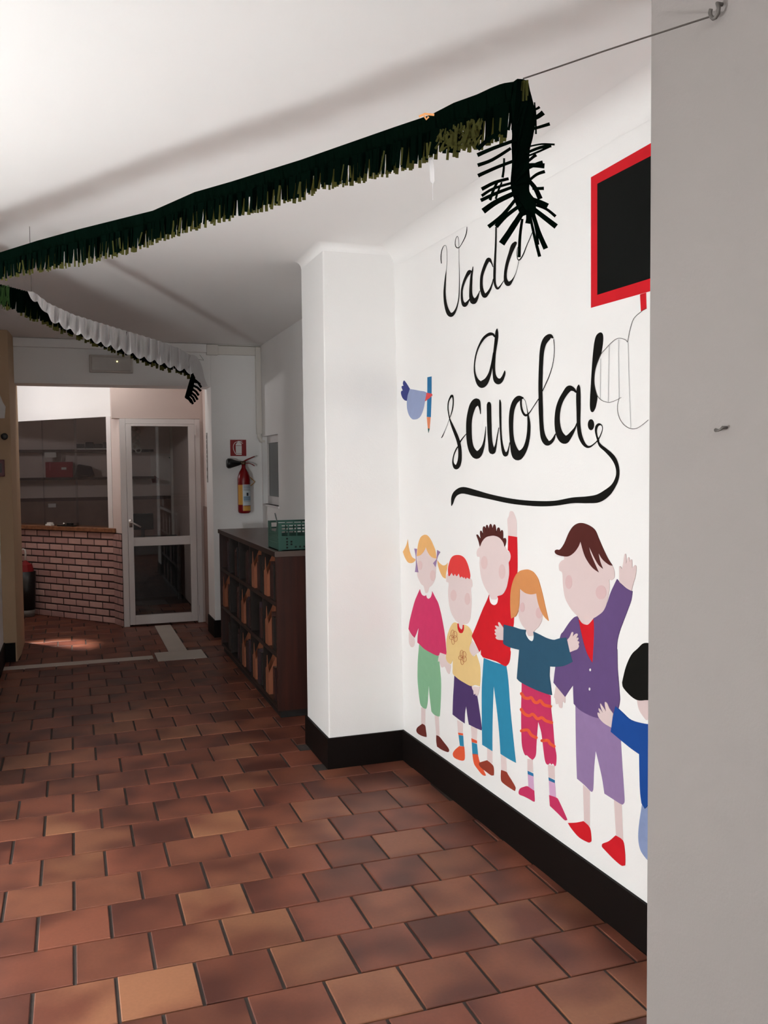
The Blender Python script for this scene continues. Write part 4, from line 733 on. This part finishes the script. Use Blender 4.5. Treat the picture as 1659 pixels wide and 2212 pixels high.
# seen through the door
a, b = oy(325, 980), oy(388, 1048)
t = thing('poster', 'white poster with a green leaf and a red flower on the office wall', 'poster', ((a.x+b.x)/2, OY, b.z))
part(MB().box((a.x, 12.49, b.z), (b.x, 12.4985, a.z)), 'sheet', mat('poster paper', (232, 226, 222), .7), t)
def star(cx, cz, r1, r2, n): return [(cx+(r1 if i % 2 == 0 else r2)*math.cos(math.pi*i/n+.3), 12.4895, cz+(r1 if i % 2 == 0 else r2)*math.sin(math.pi*i/n+.3)) for i in range(2*n)]
q = oy(376, 990); part(MB().prism(star(q.x, q.z, .075, .04, 7), (0, -.002, 0)), 'leaf_print', mat('print green', (60, 110, 84), .7), t)
q = oy(335, 1036); part(MB().prism(star(q.x, q.z, .055, .042, 5), (0, -.002, 0)), 'flower_print', mat('print red', (120, 34, 40), .7), t)
a, b = oy(286, 1110, 11.4), oy(332, 1155, 11.4)
t = thing('office_desk', 'dark desk in the office seen through the door', 'desk', (0.7, 11.5, 0))
M_DESK = woodmat('dark desk', (46, 36, 32), (64, 50, 44), .5, 0)
part(MB().box((0.25, 11.2, 0.72), (1.28, 11.9, 0.75)), 'desktop', M_DESK, t)
part(MB().box((0.315, 11.23, 0.03), (1.215, 11.245, 0.7195)), 'added_dark_panel', mat('dark panel', (24, 22, 20), .6), t)  # dark sheet added so the lower door glass looks black
for dx, dyy in ((0.27, 11.22), (1.22, 11.22), (0.27, 11.84), (1.22, 11.84)): part(MB().box((dx, dyy, 0.001), (dx+.04, dyy+.04, 0.7195)), 'leg', M_DESK, t)
t = thing('monitor', 'black computer monitor on the office desk', 'monitor', ((a.x+b.x)/2, 11.4, 0.75))
part(MB().box((a.x, 11.40, 0.86), (b.x, 11.44, a.z)), 'screen', mat('black plastic', (14, 14, 14)), t, bevel=.004)
part(MB().box(((a.x+b.x)/2-.1, 11.36, .7505), ((a.x+b.x)/2+.1, 11.52, .765)).box(((a.x+b.x)/2-.02, 11.445, .765), ((a.x+b.x)/2+.02, 11.475, .95)), 'stand', mat('black plastic', (14, 14, 14)), t)
a = oy(372, 925, 12.35); b = oy(374, 1100, 12.35)
tag(MB().tube([(a.x, 12.38, ZC-.001), (a.x, 12.38, 0.001)], 0.035, 10).build('heating_pipe', M_PVC, smooth=True), 'white vertical pipe on the office wall beside the poster', 'pipe')
t = thing('paper_chain', 'pale paper ring chain hanging in the office behind the door glass', 'decoration', oy(294, 972, 12.0))
for k in range(8):
    q = oy(290+7*(k % 2)+ (2 if k > 5 else 0), 926+6.6*k, 12.0); r_ = 0.035
    part(MB().tube([(q.x+r_*math.cos(2*math.pi*i/12), 12.0+0.004*(k % 2), q.z+r_*math.sin(2*math.pi*i/12)) for i in range(13)], 0.008, 6, False), 'ring', mat('ring paper', (206, 200, 190), .7), t)

q = oy(291, 926, 12.0); part(MB().tube([(q.x, 12.0, q.z), (q.x, 12.0, ZC-.001)], .002, 6), 'thread', mat('ring paper', (206, 200, 190)), t)
# ---------------------------------------------------------------- bookcase in the alcove
CX0, CX1, CY0, CY1, CZ = 1.215, 1.70, 5.55, 7.84, 1.075
M_CAB = woodmat('dark red brown veneer', (40, 16, 10), (62, 26, 16), .45, 2); M_CABD = woodmat('dark brown frame', (26, 18, 14), (38, 27, 22), .4, 1); M_CTOP = mat('brown laminate top', (92, 78, 72), .35, .06, 8)
t = thing('bookcase', 'long low dark wooden bookcase with open pigeonholes behind the pillar', 'bookcase', (CX0, CY0, 0))
part(MB().box((CX0+0.02, CY0+0.02, 0.001), (CX1, CY1-0.02, 0.05)), 'plinth', mat('black plinth', (20, 16, 14), .6), t)
part(MB().box((CX0-0.01, CY0-0.012, CZ-0.035), (CX1, CY1+0.01, CZ)), 'top', M_CTOP, t, bevel=.002)
part(MB().box((CX0-0.011, CY0-0.0125, CZ-0.034), (CX0-0.0101, CY1+0.0105, CZ-0.001)), 'top_edge', M_CABD, t)
for y in (CY0, CY1-0.03): part(MB().box((CX0, y, 0.05), (CX1, y+0.03, CZ-0.035)), 'end_panel', M_CAB, t)
part(MB().box((CX1-0.02, CY0+0.03, 0.05), (CX1, CY1-0.03, CZ-0.035)), 'back_panel', M_CABD, t)
rows = [0.05, 0.385, 0.715, CZ-0.035]; cols = [CY0+0.03+(CY1-CY0-0.06)*k/5 for k in range(6)]
for z in rows[:3]: part(MB().box((CX0+0.005, CY0+0.0305, z), (CX1-0.0205, CY1-0.0305, z+0.028)), 'shelf', M_CABD, t)
for y in cols[1:5]:
    for k in range(3): part(MB().box((CX0+0.006, y-0.012, rows[k]+0.0285), (CX1-0.0205, y+0.012, rows[k+1]-0.0005)), 'divider', M_CABD, t)
M_CARD = mat('orange brown cardboard', (140, 80, 52), .8, .1, 20); rg = random.Random(11)
rown = ['bottom', 'middle', 'top']; coln = ['nearest the pillar', 'in second column from pillar', 'in the middle column', 'in second column from far end', 'nearest the far end']
def magfile(r, c):
    y0 = cols[c+1]-0.13-rg.uniform(0, .03); z0 = rows[r]+0.029; w_ = 0.10; d_ = 0.22; h = 0.265
    tt = thing('magazine_file', 'orange cardboard magazine file on the %s shelf %s' % (rown[r], coln[c]), 'magazine file', (CX0+0.012, y0, z0), 'cardboard magazine files in the bookcase')
    x0 = CX0+0.012
    prof_ = [(0, h*.55), (0.25, h), (0.6, h*.88), (1, h*.95), (1, 0), (0, 0)]
    for yy in (y0, y0+w_-0.003): part(MB().prism([(x0+d_*a_, yy, z0+0.0005+b_) for a_, b_ in prof_], (0, .003, 0)), 'side', M_CARD, tt)
    part(MB().prism([(x0-0.003, y0, z0+.0005), (x0-0.003, y0+w_, z0+.0005), (x0-.003, y0+w_, z0+h*.62), (x0-.003, y0+w_*.72, z0+h*.66), (x0-.003, y0+w_*.5, z0+h*.98), (x0-.003, y0+w_*.3, z0+h*.7), (x0-.003, y0, z0+h*.60)], (0.0028, 0, 0)), 'front', M_CARD, tt)
    part(MB().box((x0+0.01, y0+0.006, z0+.001), (x0+d_-.01, y0+w_-.006, z0+h*.5)), 'papers', mat('old paper', (150, 136, 120), .9, .2, 60), tt)
for r, c in ((2, 0), (2, 1), (1, 0), (1, 2), (1, 4), (0, 0), (0, 1), (0, 2)): magfile(r, c)
M_BK = [mat('book %d' % i, c, .5, .1) for i, c in enumerate([(46, 20, 17), (34, 26, 22), (54, 38, 46), (28, 25, 28), (60, 30, 22)])]; BKN = ['maroon', 'dark brown', 'dark plum', 'black', 'rust brown']; ORD = ['first', 'second', 'third', 'fourth']
for r in range(3):
    for c in range(5):
        y = cols[c]+0.10+rg.uniform(0, .05)
        for k in range(rg.choice((2, 3, 4))):
            wd = rg.uniform(.022, .045); hh = rg.uniform(.19, .25); dd = rg.uniform(.15, .20)
            if y+wd > cols[c+1]-0.17: break
            z0 = rows[r]+0.0285; xb = CX0+0.016
            cov = [(xb, y, z0), (xb, y+wd, z0), (xb+dd, y+wd, z0), (xb+dd, y+wd-.003, z0), (xb+.004, y+wd-.003, z0), (xb+.004, y+.003, z0), (xb+dd, y+.003, z0), (xb+dd, y, z0)]
            bi = rg.randrange(5); o = thing('book', '%s book %s on %s shelf %s' % (BKN[bi], ['leading', 'second', 'third', 'last'][k], rown[r], coln[c]), 'book', (xb, y, z0), 'dark books in the bookcase')
            part(MB().prism(cov, (0, 0, hh)), 'cover', M_BK[bi], o); part(MB().box((xb+.0045, y+.0032, z0+.003), (xb+dd-.004, y+wd-.0032, z0+hh-.004)), 'pages', mat('book pages', (176, 164, 146), .9), o)
            y += wd+0.002
# green crate
t = thing('plastic_crate', 'dark green plastic crate with slotted sides on top of the bookcase', 'crate', (1.235, 5.565, CZ))
M_CR = mat('crate green', (44, 80, 70), .45, .06, 10); kx0, kx1, ky0, ky1, kz, kh = 1.238, 1.64, 5.568, 5.885, CZ+0.0005, 0.178
part(MB().box((kx0, ky0, kz), (kx1, ky1, kz+0.006)), 'base', M_CR, t)
for xx in (kx0, kx1-0.006):
    part(MB().prism([(xx, ky0+(ky1-ky0)*a_, kz+kh*b_) for a_, b_ in ((0, 0), (1, 0), (1, 1), (.84, 1), (.80, .8), (.72, .66), (.28, .66), (.2, .8), (.16, 1), (0, 1))], (.006, 0, 0)), 'end_side', M_CR, t)
for yy in (ky0, ky1-0.006):
    sd = MB().box((kx0+.0062, yy, kz), (kx1-.0062, yy+.006, kz+kh*.52)).box((kx0+.0062, yy, kz+kh*.92), (kx1-.0062, yy+.006, kz+kh)).box((kx0+.0062, yy, kz+kh*.70), (kx1-.0062, yy+.006, kz+kh*.76))
    n = 8
    for i in range(n): x_ = kx0+.0062+(kx1-kx0-.0124-.008)*i/(n-1); sd.box((x_, yy, kz+kh*.521), (x_+.008, yy+.006, kz+kh*.919))
    s_ = part(sd, 'long_side', M_CR, t)
    part(MB().box((kx0-.002, yy-.003, kz), (kx0+.02, yy-.0002, kz+kh)), 'corner_post', M_CR, t)
    if yy == ky0:
        for i, (fx, fz) in enumerate(((.12,.05),(.12,.12),(.12,.18),(.12,.25),(.19,.12),(.19,.18),(.26,.06),(.33,.06),(.40,.06),(.47,.06))):
            part(MB().box((kx0+(kx1-kx0)*fx, yy-.0012, kz+kh*fz*1.6), (kx0+(kx1-kx0)*fx+.012, yy-.0002, kz+kh*fz*1.6+.011)), 'drain_hole', mat('hole black', (8, 10, 9), .9), t)
for z in (.25, .40, .55): part(MB().box((kx0-.003, ky0+.02, kz+kh*z), (kx0-.0002, ky1-.02, kz+kh*z+.004)), 'rib', M_CR, t)
p0 = Vector((kx0+.05, ky0+.10, kz+.0065)); tag(MB().tube([p0, p0+Vector((-.045, .02, .23))], .004, 8).build('stick', mat('black plastic', (14, 14, 14))), 'thin black stick leaning out of the green crate', 'stick')

# ---------------------------------------------------------------- near wall fittings
p = atx(1543, 20, NX); M_IRON = mat('grey iron', (96, 90, 86), .5, metal=.3)
K = crop(1380, 0, 279/1659)
hp = [atx(x, y, NX-0.012) for x, y in K((1005,45),(1028,100),(1020,170),(985,225),(955,240),(925,210),(915,165),(925,115))]
t = thing('wall_hook', 'small grey iron hook high on the near wall holding the string', 'hook', (NX, p.y, p.z))
part(MB().tube([Vector((NX-.001, hp[0].y, hp[0].z))]+hp, 0.0035, 8), 'hook', M_IRON, t, True)
q = [atx(x, y, NX-0.01) for x, y in crop(1440, 860, 219/1659)((915,480),(890,510),(850,528),(800,522))]
tag(MB().tube([Vector((NX-.001, q[0].y, q[0].z))]+q, [.0025, .003, .0025, .0022, .0035], 8).build('bent_nail', M_IRON, smooth=True), 'bent nail at eye level in the near wall', 'nail')

# ---------------------------------------------------------------- crepe paper garlands
M_CREPE = mat('dark green crepe paper', (3, 11, 7), .95, .35, 30, spec=.0, trans=((10, 26, 12), .10))
M_OLIVE = mat('olive crepe paper', (64, 63, 32), .9, .35, 30, spec=.02, trans=((120, 116, 58), .35))
M_PAPER = mat('white crepe backing', (224, 220, 220), .9, .05, 10, trans=((220, 215, 215), .25))
M_STRING = mat('dark string', (70, 62, 58), .8)
hk = hp[5]
g0 = Vector((hk.x, hk.y, 0)); g1 = atz(0, 545, 2.36); g1.z = 0; gd = (g1-g0).normalized(); GN = Vector((gd.y, -gd.x, 0))
if GN.dot(-g0) < 0: GN = -GN                  # towards the camera
def ong(x, y, d=0.0): return onplane(x, y, g0+GN*d, GN)
TOP = [(-330,650),(-200,606),(-60,565),(0,545),(80,520),(170,495),(330,455),(420,415),(500,392),(650,345),(750,310),(850,275),(930,248),(980,222),(1030,204),(1060,190),(1085,180),(1125,174)]
BOT = [(-330,705),(-200,665),(-60,625),(0,605),(60,590),(170,570),(290,540),(430,490),(540,462),(650,430),(700,405),(760,395),(850,372),(920,350),(1000,330),(1100,298),(1125,292)]
def itp(T, x):
    for (a, b), (c, d) in zip(T, T[1:]):
        if a <= x <= c: return b+(d-b)*(x-a)/(c-a)
    return T[-1][1]
def strip(mb, pts, wd, d=0.0, pl=None):
    """a paper strip through pixel points, with width in pixels, on the garland plane"""
    pl = pl or ong; V = []; n = len(pts)
    for i, (x, y) in enumerate(pts):
        a = pts[max(i-1, 0)]; b = pts[min(i+1, n-1)]; dx, dy = b[0]-a[0], b[1]-a[1]; l = math.hypot(dx, dy) or 1
        w_ = wd[i] if isinstance(wd, (list, tuple)) else wd
        V += [pl(x-dy/l*w_/2, y+dx/l*w_/2, d), pl(x+dy/l*w_/2, y-dx/l*w_/2, d)]
    return mb.add(V, [(2*i, 2*i+1, 2*i+3, 2*i+2) for i in range(n-1)])
rg = random.Random(21)
t = thing('fringe_garland', 'dark green fringed paper garland sloping across under the ceiling', 'garland', ong(650, 345))
bd = MB(); xs = list(range(-330, 1121, 10)); V = []
for k, x in enumerate(xs):
    tp, bt = itp(TOP, x), itp(BOT, x); V += [ong(x, tp, .002*math.sin(k)), ong(x, tp+(bt-tp)*.55, .006+.004*math.sin(k*1.7))]
bd.add(V, [(2*i, 2*i+1, 2*i+3, 2*i+2) for i in range(len(xs)-1)]); part(bd, 'paper_band', M_CREPE, t)
fr = MB(); ol = MB(); x = -330
while x < 1115:
    s_ = 1+max(0, x)/1300; wd = rg.uniform(2.6, 5.8)*s_; tp, bt = itp(TOP, x), itp(BOT, x); L_ = bt-tp
    sl = rg.uniform(-4, 4)-x*.004; ln = rg.uniform(.86, 1.0)
    strip(fr, [(x, tp+L_*.35), (x+sl*.4, tp+L_*.7), (x+sl, tp+L_*ln)], [wd*1.1, wd, wd*.9], rg.uniform(.006, .022))
    x += wd*rg.uniform(.78, 1.10)
x = -330
while x < 1100:
    s_ = 1+max(0, x)/1300; wd = rg.uniform(2.6, 5.5)*s_; tp, bt = itp(TOP, x), itp(BOT, x); L_ = bt-tp
    sl = rg.uniform(-3, 5)-x*.004
    if rg.random() < .88: strip(ol, [(x, tp+L_*.5), (x+sl, tp+L_*rg.uniform(.98, 1.09))], wd, rg.uniform(-.016, -.004))
    if rg.random() < .07: strip(ol, [(x, tp+L_*rg.uniform(.45, .6)), (x+sl+rg.uniform(-5, 5), tp+L_*rg.uniform(.85, 1.0))], wd*.6, .026)
    x += wd*rg.uniform(.85, 1.1)
for _ in range(110):
    x = rg.uniform(955, 1040)+rg.gauss(0, 5); y = rg.uniform(262, 312)-(x-1000)*.25; an = rg.gauss(1.75, .35); ln = rg.uniform(10, 24)
    strip(ol, [(x, y), (x+math.cos(an)*ln, y+math.sin(an)*ln)], [rg.uniform(2, 4), rg.uniform(4, 8)], rg.uniform(.022, .045))
for k in range(18): x = rg.uniform(1112, 1142); strip(ol, [(x, 172+rg.uniform(0, 8)), (x+rg.uniform(-2, 4), 190+rg.uniform(0, 30))], rg.uniform(2, 6), .03)
tag(part(fr, 'fringe', M_CREPE, t), kind='stuff'); tag(part(ol, 'olive_fringe', M_OLIVE, t), kind='stuff')
strip_o = MB(); strip(strip_o, [(905,252), (918,246), (938,248)], 5, .03); strip(strip_o, [(916,250), (921,258), (926,252)], 4, .03); o = part(strip_o, 'clip', mat('clip orange', (220, 150, 90), .5), t); o['label'] = 'small orange clip'
sp = MB(); strip(sp, [(930,340), (933,365), (934,392), (935,396)], [8, 10, 9, 2], -.005); strip(sp, [(935,396), (934,410), (935,432)], [1.6, 1.2, .8], -.005); o = part(sp, 'torn_tape', M_PAPER, t); o['label'] = 'torn white tape hanging below the garland'
# hanging end with long stiff strips
K4 = crop(1000, 150, .1326); K5 = crop(1000, 350, .1326)
hc = ong(1125, 240, 0.03); hn = Vector((-hc.x, -hc.y, 0)).normalized()
def onh(x, y, d=0.0): return onplane(x, y, hc+hn*d, hn)
body = K4((820,200),(1040,180),(1090,330),(1150,560),(1190,760),(1140,1100),(1090,1300),(1080,1600),(1100,1800))+K5((1090,320),(1085,480),(1180,620),(1190,740),(1160,900),(1050,850),(950,860),(850,650),(780,400),(780,250))+K4((800,1500),(790,1200),(800,1050),(780,700))
Pb = [onh(x, y, 0.006*math.sin(i*1.3)) for i, (x, y) in enumerate(smooth_poly(body, 3))]
mbz = MB(); mbz.prism(Pb, -hn*0.004); part(mbz, 'hanging_spine', M_CREPE, t)
SL = [K4((800,1170),(500,1280),(235,1395))+[55], K4((720,1320),(480,1470),(240,1560))+[50], K4((800,1500),(560,1590),(245,1730))+[50], K4((700,1790),(520,1840),(305,1950))+[50], K4((560,1040),(400,1150),(240,1300))+[60], K4((670,1480),(665,1620),(645,1760))+[35],
 K4((1150,660),(1200,640),(1250,610))+[35], K4((1150,800),(1230,760),(1310,700))+[70], K4((1130,970),(1270,930),(1415,885))+[45], K4((1100,1250),(1280,1215),(1495,1222))+[25], K4((1080,1340),(1260,1270),(1440,1240))+[45], K4((1080,1400),(1250,1330),(1420,1250))+[30], K4((1080,1480),(1150,1420),(1195,1390))+[45], K4((1090,1560),(1200,1560),(1330,1570))+[70], K4((1080,1600),(1200,1540),(1300,1510))+[50], K4((1100,1790),(1200,1710),(1335,1660))+[45], K4((1170,580),(1185,760),(1190,1050))+[25],
 K5((860,500),(560,640),(330,800))+[80], K5((800,410),(560,500),(290,625))+[50], K5((800,340),(500,430),(305,550))+[40], K5((560,330),(500,450),(440,620))+[40], K5((620,360),(570,480),(535,600))+[30], K5((830,640),(650,860),(415,1055))+[55], K5((900,730),(700,880),(540,1050))+[60], K5((940,860),(800,1080),(630,1330))+[90], K5((960,820),(840,960),(730,1130))+[30], K5((1090,320),(1180,430),(1260,600))+[70], K5((1150,430),(1230,430),(1320,428))+[45], K5((1100,600),(1260,660),(1380,720))+[80], K5((1180,700),(1350,760),(1510,885))+[40], K5((1120,740),(1300,880),(1520,1050))+[75], K5((1060,820),(1065,920),(1055,1000))+[70], K5((1140,840),(1230,1130),(1350,1410))+[70], K5((1110,950),(1170,1230),(1250,1540))+[45], K5((1150,900),(1200,1150),(1225,1345))+[35], K5((960,980),(930,1200),(915,1550))+[45]]
for s_ in SL:
    wd = s_[3]*.1326*1.22; a, b, c_ = [q[:2] for q in s_[:3]]
    a = (a[0]+(a[0]-b[0])*.25, a[1]+(a[1]-b[1])*.25)
    q = cr([a, b, c_], False, 4); mb = MB(); d0 = rg.uniform(-.02, .02); n = len(q); V = []
    for i, (x, y) in enumerate(q):
        u = q[max(i-1, 0)]; v = q[min(i+1, n-1)]; dx, dy = v[0]-u[0], v[1]-u[1]; l = math.hypot(dx, dy) or 1; ww = wd*(.75+.25*i/n); dep = d0*i/n
        V += [onh(x-dy/l*ww/2, y+dx/l*ww/2, dep), onh(x+dy/l*ww/2, y-dx/l*ww/2, dep)]
    m_ = len(V); V += [p_-hn*.0012 for p_ in V]
    mb.add(V, [(2*i, 2*i+1, 2*i+3, 2*i+2) for i in range(n-1)]+[(m_+2*i+1, m_+2*i, m_+2*i+2, m_+2*i+3) for i in range(n-1)]+[(2*i, 2*i+2, m_+2*i+2, m_+2*i) for i in range(n-1)]+[(2*i+1, m_+2*i+1, m_+2*i+3, 2*i+3) for i in range(n-1)])
    part(mb, 'paper_strip', M_CREPE, t)
st = [hk]+[ong(x, y) for x, y in ((1391,82),(1300,112),(1210,143),(1130,170))]
part(MB().tube(st, 0.0016, 6), 'string', M_STRING, t)
# second garland running to the passage
h0 = Vector((-0.17, 4.6, 0)); h1 = Vector((0.93, 6.95, 0)); hd = (h1-h0).normalized(); HN = Vector((hd.y, -hd.x, 0))
if HN.dot(-h0) < 0: HN = -HN
def onk(x, y, d=0.0): return onplane(x, y, h0+HN*d, HN)
t2 = thing('fringe_garland', 'fringed garland with white paper backing running to the passage', 'garland', onk(250, 720))
T2 = [(-60,585),(0,612),(60,628),(75,632),(105,655),(160,680),(250,708),(340,735),(385,752),(425,775)]
W2 = [(60,634),(78,652),(95,668),(110,690),(150,712),(200,735),(250,752),(300,770),(360,788),(412,804)]
B2 = [(-60,650),(0,660),(30,674),(75,692),(120,710),(200,744),(260,766),(300,782),(350,796),(410,815)]
wb = MB(); V = []; xs = [60+2.6*i for i in range(141)]
for k, x in enumerate(xs):
    V += [onk(x, itp(T2, x)+.8*math.sin(k*1.3), .010*math.sin(k*1.05)), onk(x, itp(W2, x)-4+9*abs(math.sin(k*.36+.3*math.sin(k*.11))), .016+.022*math.sin(k*.75))]
wb.add(V, [(2*i, 2*i+1, 2*i+3, 2*i+2) for i in range(len(xs)-1)]); part(wb, 'paper_backing', M_PAPER, t2)
dk = MB(); ok = MB(); x = -60
while x < 420:
    wd = rg.uniform(4, 8); tp = itp(T2, x); bt = itp(B2, x)
    strip(dk, [(x, tp+2), (x+1, (tp+bt)/2), (x+rg.uniform(-3, 3), bt-rg.uniform(2, 8))], wd, rg.uniform(-.02, -.008), onk)
    if rg.random() < .8: strip(ok, [(x, (tp+bt)/2), (x+rg.uniform(-3, 3), bt+rg.uniform(-2, 5))], wd*.9, rg.uniform(-.034, -.022), onk)
    x += wd*.8
gs = MB()
for _ in range(22): x = rg.uniform(-4, 20); strip(gs, [(x, 614+rg.uniform(0, 10)), (x+rg.uniform(-3, 3), 636+rg.uniform(0, 8)), (x+rg.uniform(-7, 6), 650+rg.uniform(0, 22))], [1.6, 2.2, 1.4], rg.uniform(.02, .05), onk)
o = part(gs, 'light_green_tuft', mat('light green crepe', (52, 78, 42), .9, .3, 30, spec=.02), t2); o['kind'] = 'stuff'
tag(part(dk, 'fringe', M_CREPE, t2), kind='stuff'); tag(part(ok, 'olive_fringe', M_OLIVE, t2), kind='stuff')
cl = MB(); cp = crop(340, 660, 260/1659)
Pc = [onk(x, y, .01) for x, y in smooth_poly(cp((460,690),(520,690),(575,750),(620,860),(650,1000),(695,1110,1),(600,1130,1),(540,1020),(480,900),(420,830,1)), 3)]
cl.prism(Pc, -HN*.002); part(cl, 'curled_end', M_PAPER, t2)
tb = MB(); tb.prism([onk(x, y, .02) for x, y in cp((480,920),(520,990),(500,1120),(470,1250),(380,1265),(420,1130))], -HN*.003); part(tb, 'hanging_spine', M_CREPE, t2)
for a, b in (((500,1010),(605,1130)), ((500,1050),(590,1085)), ((490,1100),(600,1180)), ((480,1150),(570,1240)), ((470,1200),(555,1300)), ((450,1230),(520,1330)), ((420,1255),(490,1360)), ((385,1260),(470,1340))):
    mb = MB(); strip(mb, cp(a, ((a[0]+b[0])/2+8, (a[1]+b[1])/2-8), b), 5, .02, onk); part(mb, 'paper_strip', M_CREPE, t2)
pt = onk(68, 630); part(MB().tube([pt, (pt.x, pt.y, ZC-.001)], .0012, 6), 'string', M_STRING, t2)
pe = onk(440, 778); part(MB().tube([onk(425, 776), pe, (1.16, EY-.051, 2.66)], .0012, 6), 'tie_string', M_STRING, t2)
